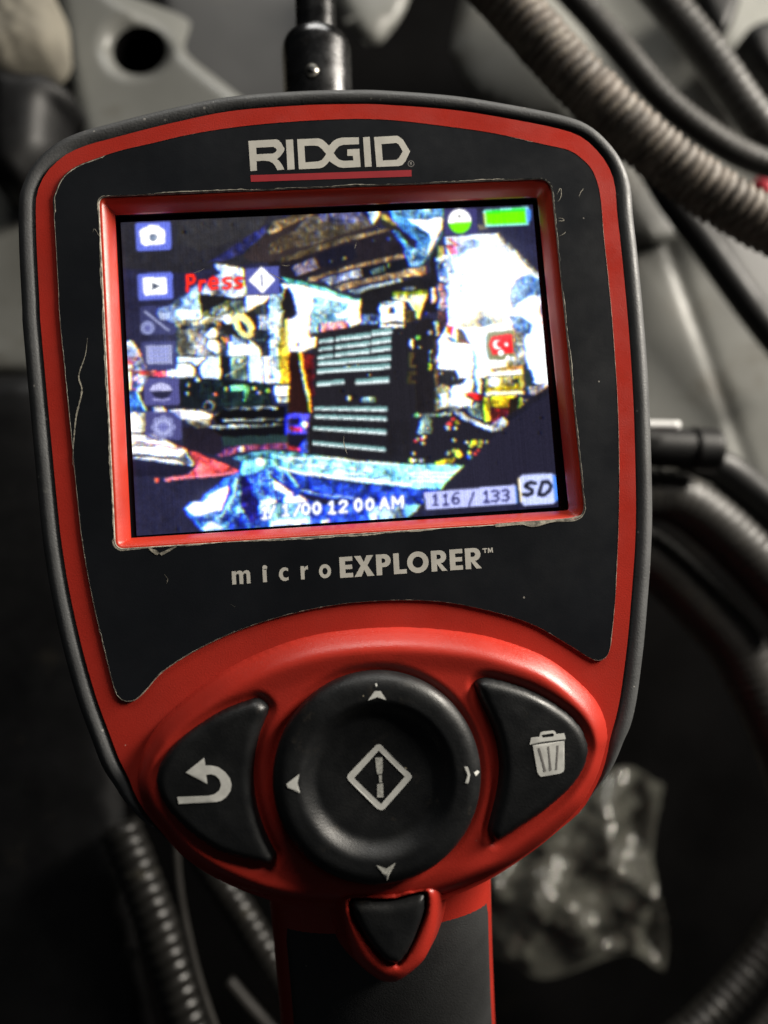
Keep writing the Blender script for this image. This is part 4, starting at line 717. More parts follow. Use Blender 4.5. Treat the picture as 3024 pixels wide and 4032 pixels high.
def tri_region(loops, step=None, extra=None):
    """Triangulate a region bounded by loops (first outer, rest holes)."""
    V, E = [], []
    for lp in loops:
        k = len(V)
        n = len(lp)
        V += [tuple(q) for q in lp]
        E += [(k + i, k + (i + 1) % n) for i in range(n)]
    if step:
        o = np.asarray(loops[0])
        x0, y0 = o.min(0)
        x1, y1 = o.max(0)
        gx, gy = np.meshgrid(np.arange(x0, x1, step), np.arange(y0, y1, step))
        gx = gx + (np.arange(gx.shape[0]) % 2)[:, None] * step * .5
        g = np.stack([gx.ravel(), gy.ravel()], 1) + rng.uniform(-.05, .05, (gx.size, 2)) * step
        m = inside(g, o)
        for lp in loops[1:]:
            m &= ~inside(g, np.asarray(lp))
        g = g[m]
        for lp in loops:
            g = g[seg_dist(g, np.asarray(lp)) > step * .45]
        V += [tuple(q) for q in g]
    if extra is not None:
        V += [tuple(q) for q in extra]
    r = delaunay_2d_cdt([Vector(v) for v in V], E, [], 1, 1e-5)
    v = np.array([(q.x, q.y) for q in r[0]])
    tri = [list(t) for t in r[2]]
    cen = np.array([v[t].mean(0) for t in tri])
    keep = inside(cen, np.asarray(loops[0], float))
    for lp in loops[1:]:
        keep &= ~inside(cen, np.asarray(lp, float))
    f = []
    for t, ok in zip(tri, keep):
        if not ok:
            continue
        a, b, c = v[t[0]], v[t[1]], v[t[2]]
        if (b[0] - a[0]) * (c[1] - a[1]) - (b[1] - a[1]) * (c[0] - a[0]) < 0:
            t.reverse()
        f.append(t)
    return v, f


def mesh(name, verts, faces, mat, parent=None, smooth=True, angle=None):
    me = bpy.data.meshes.new(name)
    v = np.asarray(verts, float) * MM
    me.from_pydata([tuple(q) for q in v], [], [list(map(int, f)) for f in faces])
    if smooth:
        me.polygons.foreach_set('use_smooth', [True] * len(me.polygons))
        if angle:
            me.set_sharp_from_angle(angle=math.radians(angle))
    me.update()
    o = bpy.data.objects.new(name, me)
    coll.objects.link(o)
    if mat:
        me.materials.append(mat)
    if parent is not None:
        o.parent = parent
    return o


def tag(o, label=None, cat=None, group=None, kind=None):
    for k, v in (('label', label), ('category', cat), ('group', group), ('kind', kind)):
        if v:
            o[k] = v
    return o


def bridge(rings, close_first=False, close_last=False):
    """Faces between successive rings of equal length (flattened vertex list)."""
    n = len(rings[0])
    V = np.concatenate(rings)
    F = []
    for k in range(len(rings) - 1):
        for i in range(n):
            j = (i + 1) % n
            F.append((k * n + i, k * n + j, (k + 1) * n + j, (k + 1) * n + i))
    if close_first:
        F.append(tuple(range(n))[::-1])
    if close_last:
        F.append(tuple((len(rings) - 1) * n + i for i in range(n)))
    return V, F


RIDGE = rng.uniform(.55, 1.25, (400, 2))


def tube(name, pts, radius, mat, parent=None, pitch=None, depth=0.0, seg=20, step=1.0, caps=True, rprof=None, uneven=0.0):
    """Round tube swept along 3-D points (mm); corrugated when pitch is given."""
    st = pitch / 7.0 if pitch else step
    c = smooth_open(pts, st)
    t = np.gradient(c, axis=0)
    t /= np.linalg.norm(t, axis=1)[:, None]
    u = np.cross(t[0], (0, 0, 1.0))
    if np.linalg.norm(u) < .1:
        u = np.cross(t[0], (0, 1.0, 0))
    u /= np.linalg.norm(u)
    rings = []
    s = 0.0
    for i in range(len(c)):
        u = u - t[i] * np.dot(u, t[i])
        u /= np.linalg.norm(u)
        w = np.cross(t[i], u)
        r = radius if rprof is None else rprof(i / (len(c) - 1))
        if pitch:
            ph = (i / 7.0) % 1.0
            r = r - depth * RIDGE[int(i / 7) % 400, 0] ** uneven * (1 - math.sin(math.pi * ph) ** 0.6)
        a = np.linspace(0, 2 * math.pi, seg, endpoint=False)
        lean = 0.0
        if uneven:
            k = int(i / 7) % 400
            lean = uneven * (RIDGE[k, 1] - .9) * 1.6 * np.cos(a + 6 * RIDGE[k, 0])[:, None] * t[i]
            r = r * (1 + uneven * .035 * np.sin(a * 3 + i * .9) + uneven * .05 * (RIDGE[k, 1] - .9))[:, None]
        rings.append(c[i] + r * (np.cos(a)[:, None] * u + np.sin(a)[:, None] * w) + lean)
    V, F = bridge(rings, caps, caps)
    return mesh(name, V, F, mat, parent)


# ------------------------------------------------------------------ materials
def material(name, col, rough=.5, metal=0.0, var=0.12, var_scale=60, bump=0.0, bump_scale=900, specks=0.0, speck_scale=700,
             speck_col=(.55, .52, .45), spec=.5, coat=0.0, rvar=.0, dust=None, scratches=0.0):
    m = bpy.data.materials.new(name)
    m.use_nodes = True
    nt = m.node_tree
    N, K = nt.nodes, nt.links
    b = N['Principled BSDF']
    b.inputs['Metallic'].default_value = metal
    b.inputs['Roughness'].default_value = rough
    b.inputs['Specular IOR Level'].default_value = spec
    b.inputs['Coat Weight'].default_value = coat
    tc = N.new('ShaderNodeTexCoord')
    src = tc.outputs['Object']

    def noise(scale, detail=4, r=.6):
        n = N.new('ShaderNodeTexNoise')
        n.inputs['Scale'].default_value = scale
        n.inputs['Detail'].default_value = detail
        n.inputs['Roughness'].default_value = r
        K.new(src, n.inputs['Vector'])
        return n

    def ramp(val, lo, hi):
        r = N.new('ShaderNodeMapRange')
        r.inputs['From Min'].default_value = lo
        r.inputs['From Max'].default_value = hi
        r.interpolation_type = 'SMOOTHSTEP'
        K.new(val, r.inputs['Value'])
        return r.outputs['Result']

    def mix(fac, a, bb):
        x = N.new('ShaderNodeMix')
        x.data_type = 'RGBA'
        for s, v in ((x.inputs['Factor'], fac), (x.inputs['A'], a), (x.inputs['B'], bb)):
            if isinstance(v, bpy.types.NodeSocket):
                K.new(v, s)
            elif isinstance(v, (int, float)):
                s.default_value = v
            else:
                s.default_value = (*v, 1)
        return x.outputs['Result']

    n1 = noise(var_scale)
    lo = tuple(c * (1 - var) for c in col)
    hi = tuple(min(1, c * (1 + var)) for c in col)
    c = mix(ramp(n1.outputs['Fac'], .3, .7), lo, hi)
    if dust:
        dcol, amount, dscale = dust
        nd = noise(dscale, 6, .7)
        c = mix(ramp(nd.outputs['Fac'], .62 - .3 * amount, .78 - .2 * amount), c, dcol)
    if specks:
        v = N.new('ShaderNodeTexVoronoi')
        v.inputs['Scale'].default_value = speck_scale
        v.inputs['Randomness'].default_value = 1
        K.new(src, v.inputs['Vector'])
        mth = N.new('ShaderNodeMath')
        mth.operation = 'LESS_THAN'
        mth.inputs[1].default_value = specks
        K.new(v.outputs['Distance'], mth.inputs[0])
        sep = N.new('ShaderNodeSeparateColor')
        K.new(v.outputs['Color'], sep.inputs['Color'])
        gt = N.new('ShaderNodeMath')
        gt.operation = 'GREATER_THAN'
        gt.inputs[1].default_value = .86
        K.new(sep.outputs['Red'], gt.inputs[0])
        mu = N.new('ShaderNodeMath')
        mu.operation = 'MULTIPLY'
        K.new(mth.outputs[0], mu.inputs[0])
        K.new(gt.outputs[0], mu.inputs[1])
        c = mix(mu.outputs[0], c, speck_col)
    K.new(c, b.inputs['Base Color'])
    if rvar:
        nr = noise(var_scale * 2.3, 5, .65)
        r = N.new('ShaderNodeMapRange')
        r.inputs['From Min'].default_value = .3
        r.inputs['From Max'].default_value = .7
        r.inputs['To Min'].default_value = max(.03, rough - rvar)
        r.inputs['To Max'].default_value = rough + rvar
        K.new(nr.outputs['Fac'], r.inputs['Value'])
        K.new(r.outputs['Result'], b.inputs['Roughness'])
    if bump:
        nb = noise(bump_scale, 3, .6)
        bp = N.new('ShaderNodeBump')
        bp.inputs['Strength'].default_value = min(1, bump)
        bp.inputs['Distance'].default_value = .00012
        K.new(nb.outputs['Fac'], bp.inputs['Height'])
        K.new(bp.outputs['Normal'], b.inputs['Normal'])
    return m


M = {}
M['red'] = material('red_plastic', (.465, .032, .020), .31, var=.10, var_scale=45, bump=.30, bump_scale=4200, specks=.06, speck_scale=380, speck_col=(.7, .45, .4), rvar=.11, dust=((.36, .030, .016), .12, 70))
M['red_bezel'] = material('red_bezel_plastic', (.50, .034, .014), .34, var=.08, var_scale=80, bump=.12, bump_scale=2200, rvar=.06)
M['rubber'] = material('grey_rubber_overmould', (.080, .082, .084), .54, var=.18, var_scale=120, bump=.55, bump_scale=3000, specks=.13, speck_scale=620, speck_col=(.30, .29, .27), rvar=.1, dust=((.13, .13, .125), .14, 300), spec=.6)
M['shell'] = material('dark_back_shell', (.02, .021, .022), .6, bump=.3)
M['label'] = material('black_label_film', (.0085, .0098, .0125), .34, var=.2, var_scale=30, bump=.10, bump_scale=3500, specks=.06, speck_scale=260, speck_col=(.30, .28, .25), rvar=.07, spec=.45)
M['print'] = material('pale_print', (.60, .58, .52), .5, var=.08, var_scale=300, bump=.1)
M['print_red'] = material('red_print', (.36, .022, .030), .45, var=.08, var_scale=200)
M['mark'] = material('white_button_print', (.70, .70, .66), .5, var=.12, var_scale=420, bump=.1)
M['mark_dim'] = material('worn_button_print', (.50, .50, .46), .55, var=.35, var_scale=3000)
M['slot'] = material('grey_engraved_line', (.22, .21, .20), .6)
M['button'] = material('black_button_rubber', (.0085, .0092, .0100), .44, var=.2, var_scale=90, bump=.35, bump_scale=3200, specks=.075, speck_scale=360, speck_col=(.34, .30, .22), rvar=.12, dust=((.035, .030, .024), .10, 260))
M['grip'] = material('black_grip_rubber', (.042, .043, .044), .42, var=.15, var_scale=120, bump=.5, bump_scale=3000, specks=.05, speck_scale=330, speck_col=(.3, .28, .25), rvar=.06)
M['edge'] = material('worn_film_edge', (.34, .315, .255), .6, var=.6, var_scale=900, bump=.5, bump_scale=2400)
M['border'] = material('display_border_glass', (.006, .005, .008), .16, var=.3, var_scale=60, specks=.05, speck_scale=300, speck_col=(.25, .23, .2))
M['paint'] = material('grey_body_paint', (.170, .172, .160), .42, var=.12, var_scale=16, bump=.15, bump_scale=500, rvar=.1, dust=((.11, .103, .085), .30, 30))
M['paint_shaded'] = material('shaded_grey_paint', (.050, .050, .050), .5, var=.2, var_scale=20, bump=.2, bump_scale=500, dust=((.08, .075, .06), .2, 30))  # darker copy of the body paint, shade put into the colour
M['black'] = material('black_plastic', (.0055, .0055, .006), .5, var=.3, var_scale=40, bump=.3, bump_scale=700, rvar=.1, dust=((.018, .016, .013), .16, 60), spec=.35)
M['hose'] = material('black_hose_rubber', (.028, .0265, .0245), .48, var=.3, var_scale=60, bump=.3, bump_scale=900, rvar=.1, dust=((.05, .045, .036), .2, 90))
M['loom'] = material('dusty_split_loom', (.095, .077, .061), .64, var=.4, var_scale=160, bump=.6, bump_scale=1400, dust=((.19, .165, .13), .36, 260), rvar=.1)
M['tube_black'] = material('black_glossy_loom', (.013, .0125, .0115), .36, var=.25, var_scale=90, bump=.2, bump_scale=900, rvar=.08, dust=((.07, .065, .05), .12, 120))
M['chrome'] = material('black_chrome', (.10, .10, .102), .27, metal=1.0, var=.3, var_scale=120, bump=.2, bump_scale=600, rvar=.08, dust=((.05, .045, .04), .22, 200))
M['steel'] = material('worn_steel_edge', (.45, .43, .38), .3, metal=1.0, var=.3, var_scale=400)
M['floor'] = material('near_black_void', (.0022, .0021, .0022), .9, var=.5, var_scale=18, bump=.5, bump_scale=200, dust=((.006, .005, .004), .2, 25), spec=.05)  # near black; also holds the shade of the hole throat
M['beige'] = material('beige_insulation', (.20, .185, .15), .85, var=.25, var_scale=60, bump=1.0, bump_scale=420)
M['clip_red'] = material('red_clip_plastic', (.45, .02, .04), .4)
M['white'] = material('white_highlight', (.8, .8, .8), .3)  # white colour stands for the highlight on the plug


def display_material():
    m = bpy.data.materials.new('lit_display')
    m.use_nodes = True
    N, K = m.node_tree.nodes, m.node_tree.links
    b = N['Principled BSDF']
    b.inputs['Base Color'].default_value = (.004, .004, .005, 1)
    b.inputs['Roughness'].default_value = .22
    b.inputs['Specular IOR Level'].default_value = .35
    a = N.new('ShaderNodeAttribute')
    a.attribute_name = 'pixel'
    K.new(a.outputs['Color'], b.inputs['Emission Color'])
    b.inputs['Emission Strength'].default_value = 1.32
    return m


def bag_material():
    m = bpy.data.materials.new('clear_crumpled_plastic')
    m.use_nodes = True
    nt = m.node_tree
    N, K = nt.nodes, nt.links
    b = N['Principled BSDF']
    b.inputs['Base Color'].default_value = (.13, .13, .11, 1)
    b.inputs['Roughness'].default_value = .22
    b.inputs['Transmission Weight'].default_value = .0
    b.inputs['IOR'].default_value = 1.35
    b.inputs['Specular IOR Level'].default_value = 1.0
    b.inputs['Coat Weight'].default_value = .8
    b.inputs['Coat Roughness'].default_value = .07
    tr = N.new('ShaderNodeBsdfTransparent')
    mx = N.new('ShaderNodeMixShader')
    mx.inputs[0].default_value = .55
    K.new(tr.outputs[0], mx.inputs[1])
    K.new(b.outputs[0], mx.inputs[2])
    K.new(mx.outputs[0], N['Material Output'].inputs['Surface'])
    return m


M['display'] = display_material()
M['bag'] = bag_material()

# ------------------------------------------------------------------ the setting
fl = mesh('engine_bay_floor', [(-700, -700, -215), (700, -700, -215), (700, 700, -215), (-700, 700, -215)], [(0, 1, 2, 3)], M['floor'], smooth=False)
tag(fl, kind='structure')


def panel(name, loop, mat, zf, holes=(), step=4.0, r=6.0, thick=1.2, shape=None):
    o = ccw(rounded(np.asarray(loop)[:, :2], r)) if shape is None else ccw(smooth_closed(np.asarray(loop)[:, :2], 3.0))
    hs = [np.asarray(h) for h in holes]
    v, f = tri_region([o] + hs, step)
    z = zf(v)
    # rolled edge
    d = seg_dist(v, o)
    z = z - 1.6 * (1 - sst(0, 4.0, d))
    for h in hs:
        z = z - 3.2 * (1 - sst(0, 3.6, seg_dist(v, h)))
    ob = mesh(name, np.column_stack([v, z]), f, mat)
    md = ob.modifiers.new('thickness', 'SOLIDIFY')
    md.thickness = thick * MM
    md.offset = -1
    tag(ob, kind='structure')
    return ob


def side(v, line):
    (x0, y0), (x1, y1) = line[0][:2], line[1][:2]
    dx, dy = x1 - x0, y1 - y0
    L = math.hypot(dx, dy)
    return (dx * (v[:, 1] - y0) - dy * (v[:, 0] - x0)) / L


hx, hy, hz = HOLE
ang = np.linspace(0, 2 * math.pi, 40, endpoint=False)
hole = np.stack([hx + 8.7 * np.cos(ang), hy + .6 + 8.0 * np.sin(ang)], 1)
pa = panel('body_panel', PANEL_A, M['paint'], lambda v: -110 - 1.1 * np.maximum(0, side(v, CREASE)) + .10 * (v[:, 0] + 54), [hole], 2.0)
# flanged throat of the hole, its inner shade put into a near-black colour
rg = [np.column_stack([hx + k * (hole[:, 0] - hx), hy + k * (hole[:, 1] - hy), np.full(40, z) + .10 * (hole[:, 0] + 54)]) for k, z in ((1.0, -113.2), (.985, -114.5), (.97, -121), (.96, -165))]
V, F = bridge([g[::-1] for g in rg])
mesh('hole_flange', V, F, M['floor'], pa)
panel('body_panel', PANEL_B, M['paint_shaded'], lambda v: -150 + 0 * v[:, 0], step=6)  # sheet past the crease, its shade put into the colour
panel('body_panel', PANEL_L, M['paint'], lambda v: -118 + .04 * (v[:, 1] - 60), step=5)
panel('body_panel', PANEL_D, M['paint'], lambda v: -150 + 6 * np.sin(v[:, 0] * .08 + v[:, 1] * .05), step=5)
panel('body_panel', PANEL_C, M['paint'], lambda v: -105 - .25 * np.abs(side(v, [(60, 140), (100, 60)])), step=3, shape=1)
panel('body_panel', PANEL_E, M['paint'], lambda v: -112 + .12 * np.maximum(0, side(v, CREASE_E)) - .06 * np.maximum(0, -side(v, CREASE_E)) - 1.0 * np.exp(-(side(v, CREASE_E) / 1.8) ** 2), step=2.0)
panel('body_panel', PANEL_G, M['paint_shaded'], lambda v: -130 + 0 * v[:, 0], step=5)
panel('body_panel', PANEL_T, M['paint'], lambda v: -135 + 0 * v[:, 0], step=5)
cv = panel('plastic_cover', COVER, M['black'], lambda v: -100 - .15 * np.maximum(0, v[:, 0] + 70) + 2 * np.sin(v[:, 1] * .03), step=6, r=8, thick=2.5)


# ------------------------------------------------------------------ loose things behind the tool
def lump(name, loop, mat, height, base, rough=0.0, step=1.6, rw=9.0):
    o = ccw(smooth_closed(np.asarray(loop)[:, :2], 1.6))
    v, f = tri_region([o], step)
    d = seg_dist(v, o)
    z = base + height * np.sqrt(np.clip(1 - (1 - np.clip(d / rw, 0, 1)) ** 2, 0, 1))
    if rough:
        z = z + rough * (np.sin(v[:, 0] * .9 + 1.3 * np.sin(v[:, 1] * .7)) * np.sin(v[:, 1] * 1.1 + np.sin(v[:, 0] * .8))) * np.clip(d / 4, 0, 1)
    n = len(v)
    ring = np.column_stack([o, np.full(len(o), base - 12)])
    V = np.vstack([np.column_stack([v, z]), ring])
    F = list(f) + [(n + i, n + (i + 1) % len(o), (i + 1) % len(o), i) for i in range(len(o))]
    return mesh(name, V, F, mat)


tag(lump('insulation_pad', PAD_BEIGE, M['beige'], 8, -98, .7), 'beige fibrous insulation pad in the upper left corner', 'insulation pad')
tag(lump('rubber_boot', BOOT, M['black'], 14, -108), 'black rubber boot under the beige pad at the left edge', 'rubber boot')
tag(tube('corrugated_conduit', LOOM, 5.9, M['loom'], pitch=2.25, depth=.95, seg=28, uneven=.9), 'dusty brown corrugated conduit running past the upper right of the tool', 'conduit')
tag(tube('ribbed_cable', CAB1, 3.9, M['hose'], pitch=2.6, depth=.28, uneven=.4), 'thin black ribbed cable just behind the dusty brown conduit', 'cable')
tag(tube('ribbed_cable', CAB2, 5.2, M['hose'], pitch=3.0, depth=.35, uneven=.4), 'thicker black ribbed cable in the far upper right corner', 'cable')
tag(tube('black_cable', CAB3, 4.4, M['black']), 'smooth black cable crossing the grey panel right of the tool', 'cable')
tag(tube('black_hose', HOSEA, 7.2, M['hose'], pitch=2.6, depth=.22, uneven=.4), 'black ribbed hose curving out from under the plug beside the tool', 'hose')
tag(tube('black_hose', HOSEC, 5.0, M['black']), 'short black hose leaving the plug towards the right edge', 'hose')
tag(tube('black_hose', HOSEB, 7.6, M['hose'], pitch=2.6, depth=.22, uneven=.4), 'thickest black hose arching right of the tool below the other hoses', 'hose')
tag(tube('corrugated_tube', TUBE_BR, 5.2, M['tube_black'], pitch=3.2, depth=.7, uneven=.45), 'glossy black corrugated tube in the lower right corner', 'tube')
tag(tube('corrugated_tube', TUBE_BR2, 3.0, M['hose'], pitch=2.4, depth=.3), 'thin black ribbed tube at the extreme lower right corner', 'tube')
tag(tube('corrugated_tube', TUBE1, 5.4, M['tube_black'], pitch=3.4, depth=.65, uneven=.45), 'glossy black corrugated tube at lower left, leftmost of the two', 'tube')
tag(tube('corrugated_tube', TUBE2, 4.2, M['tube_black'], pitch=3.2, depth=.5, uneven=.45), 'glossy black corrugated tube at lower left, close beside the handle', 'tube')
tag(tube('thin_wire', WIRE1, 1.1, M['hose'], seg=12), 'thin black wire hanging between the two corrugated tubes at lower left', 'wire')
tag(tube('thin_wire', TUBE3, 1.8, M['hose'], seg=12), 'short black wire at the bottom edge left of the handle', 'wire')
tag(lump('mounting_bracket', BRKT1, M['black'], 4, -130, rw=4), 'black mounting bracket at the top edge beyond the second ribbed cable', 'bracket')
tag(lump('mounting_bracket', BRKT2, M['black'], 4, -130, rw=4), 'black mounting bracket at the right edge in the upper right corner', 'bracket')
tag(lump('plastic_clip', REDCLIP, M['clip_red'], 3, -102, rw=3), 'small red plastic clip at the right edge beside the brown conduit', 'clip')

# plug; its highlight is painted on as a white bar
pr = bpy.data.objects.new('cable_plug', None)
coll.objects.link(pr)
tag(pr, 'black plug with a painted white highlight right of the tool', 'plug')
a0, a1 = np.array(CONN[0]), np.array(CONN[1])
a2, a3 = np.array(CONN[2]), np.array(CONN[3])
lt, rt = (a0 + a3) / 2, (a1 + a2) / 2
rr = np.linalg.norm(a1 - a2) / 2
tube('plug_body', [lt + (rt - lt) * k for k in (0, .3, .72)], rr * .92, M['black'], pr, seg=28)
tube('plug_collar', [lt + (rt - lt) * k for k in (.70, .85, 1.0)], rr, M['black'], pr, seg=28)
tube('plug_highlight', PLUG_GLINT, 1.15, M['white'], pr, seg=16)
pr.location = (0, 0, 0)

# socket on its extension bar
sr = bpy.data.objects.new('socket_wrench', None)
coll.objects.link(sr)
tag(sr, 'dark chrome socket and extension bar standing behind the top of the tool', 'socket wrench')
s0, s1, s2 = (np.array(q) for q in SOCK)


def sprof(t):
    return 5.9 + 1.1 * math.sqrt(min(1, t / .12))


tube('socket', [s1, (s1 + s2) / 2, s2], 6.9, M['chrome'], sr, seg=48, step=.35, rprof=sprof)
tube('socket_lip', [s1 + (s1 - s2) * .035, s1, s1 - (s1 - s2) * .02], 6.2, M['steel'], sr, seg=48, step=.15,
     rprof=lambda t: 4.4 + 1.0 * math.sin(math.pi * min(1, t * 1.05)) ** .6)
tube('extension_bar', [s0, (s0 + s1) / 2, s1 - (s1 - s2) * .05], 4.1, M['chrome'], sr, seg=40, step=1)
dc = s1 + (s2 - s1) * .56
v = []
for k in range(2):
    pass
db = tube('detent_ring', [dc + np.array([-.9, 0, 6.55]), dc + np.array([-.9, 0, 6.8]), dc + np.array([-.95, 0, 7.2])], 1.25, M['steel'], sr, seg=24, step=.2)
tube('detent_hole', [dc + np.array([-.95, 0, 7.0]), dc + np.array([-.95, 0, 7.15]), dc + np.array([-.95, 0, 7.3])], .8, M['black'], sr, seg=20, step=.2)

# crumpled clear bag
bq = np.array(BAG)
nb = 90
uu, vv = np.meshgrid(np.linspace(0, 1, nb), np.linspace(0, 1, nb))
base = (bq[0] * ((1 - uu) * (1 - vv))[..., None] + bq[1] * (uu * (1 - vv))[..., None] + bq[2] * (uu * vv)[..., None] + bq[3] * ((1 - uu) * vv)[..., None])
hgt = np.zeros((nb, nb))
for k in range(9):
    a = rng.normal(.5, .8)
    fr = rng.uniform(1.0, 3.4)
    ph = rng.uniform(0, 6.28)
    s = (uu * math.cos(a) + vv * math.sin(a) * .6) * fr + ph + .35 * np.sin(4 * uu + 6 * vv + 2 * k)
    hgt += np.abs((s % 1.0) - .5) ** 1.6 * 20.0 / fr ** .5
for k in range(7):
    a = rng.uniform(0, 6.28)
    fr = rng.uniform(5, 11)
    s = (uu * math.cos(a) + vv * math.sin(a)) * fr + k + .6 * np.sin(5 * uu - 3 * vv + k)
    hgt += (np.abs((s % 1.0) - .5) * 2) ** 3 * .55
edge = np.minimum(np.minimum(uu, 1 - uu), np.minimum(vv, 1 - vv))
hgt = (hgt - hgt.mean()) * sst(0, .12, edge) + 8 * sst(0, .35, edge)
pts = base.copy()
pts[..., 2] += hgt - 18
jag = 5 * np.sin(7 * vv + 2) * (uu - .5) + 3 * np.sin(11 * uu)
pts[..., 0] += jag * (1 - sst(0, .15, edge)) + rng.normal(0, .25, (nb, nb))
pts[..., 1] += 4 * np.sin(9 * uu + 1) * (1 - sst(0, .15, edge))
FB = [(r * nb + c, r * nb + c + 1, (r + 1) * nb + c + 1, (r + 1) * nb + c) for r in range(nb - 1) for c in range(nb - 1)]
bag = mesh('plastic_bag', pts.reshape(-1, 3), [f[::-1] for f in FB], M['bag'], smooth=True)
tag(bag, 'crumpled clear plastic bag lying in the dark right of the handle', 'plastic bag')

# ------------------------------------------------------------------ the inspection camera
tool = bpy.data.objects.new('inspection_camera', None)
coll.objects.link(tool)
tag(tool, 'red and black handheld inspection camera with a lit colour screen', 'inspection camera')

red = smooth_closed(list(RED) + [p for p in PADO[11:21]], 0.9)
red = ccw(red)
body_n = normals2(red)
wid = 3.3 * sst(-80, -60, red[:, 1]) + .5
rings = []
for k, z in ((-.10, -1.6), (0.02, -1.1), (.10, -.60), (.24, -.08), (.42, .15), (.60, -.05), (.76, -.70), (.90, -1.75), (.97, -2.7), (1.0, -3.9)):
    rings.append(np.column_stack([red + body_n * (wid * k)[:, None], np.full(len(red), z) - 2.2 * (1 - sst(-80, -60, red[:, 1]))]))
for ins, z in ((0.2, -6.0), (1.6, -14.0), (4.0, -26.0), (7.0, -33.0)):
    rings.append(np.column_stack([red + body_n * (wid - ins)[:, None], np.full(len(red), z)]))
V, F = bridge(rings, False, True)
mesh('housing_rim', V, F, M['rubber'], tool, angle=50)

opening = ccw(rounded(OPEN, (1.3, 2.2, 2.6, 1.3)))
# flat red face under the film
v, f = tri_region([red[::2], opening], None)
face = mesh('face_plate', np.column_stack([v, np.zeros(len(v))]), f, M['red'], tool, smooth=False)
# sloped walls of the screen recess
oc = opening.mean(0)
tl = np.array(OPEN).mean(0)


def shrink(s):
    n = normals2(opening)
    return opening - n * s


wr = [np.column_stack([shrink(s), np.full(len(opening), z)]) for s, z in ((-.25, .02), (.10, .02), (.35, -.12), (1.0, -1.25), (1.55, -2.35), (1.66, -2.65), (1.60, -2.95), (.9, -3.0))]
V, F = bridge(wr)
mesh('screen_bezel', V, [q for q in F], M['red_bezel'], face, angle=35)
V, F = bridge([np.column_stack([shrink(.9), np.full(len(opening), z)]) for z in (-2.98, -5.1)])
mesh('light_block_ring', V, F, M['shell'], tool)  # added dark ring, stops light leaking in around the display

# display: dark border glass and the 320 x 240 pixel field
ZL = -4.9
bd = mesh('display_glass', [(-39, -30, ZL - .15), (39, -30, ZL - .15), (39, 30, ZL - .15), (-39, 30, ZL - .15)], [(0, 1, 2, 3)], M['border'], tool, smooth=False)


def srgb(c):
    return np.where(np.asarray(c, float) <= .04045, np.asarray(c, float) / 12.92, ((np.asarray(c, float) + .055) / 1.055) ** 2.4)


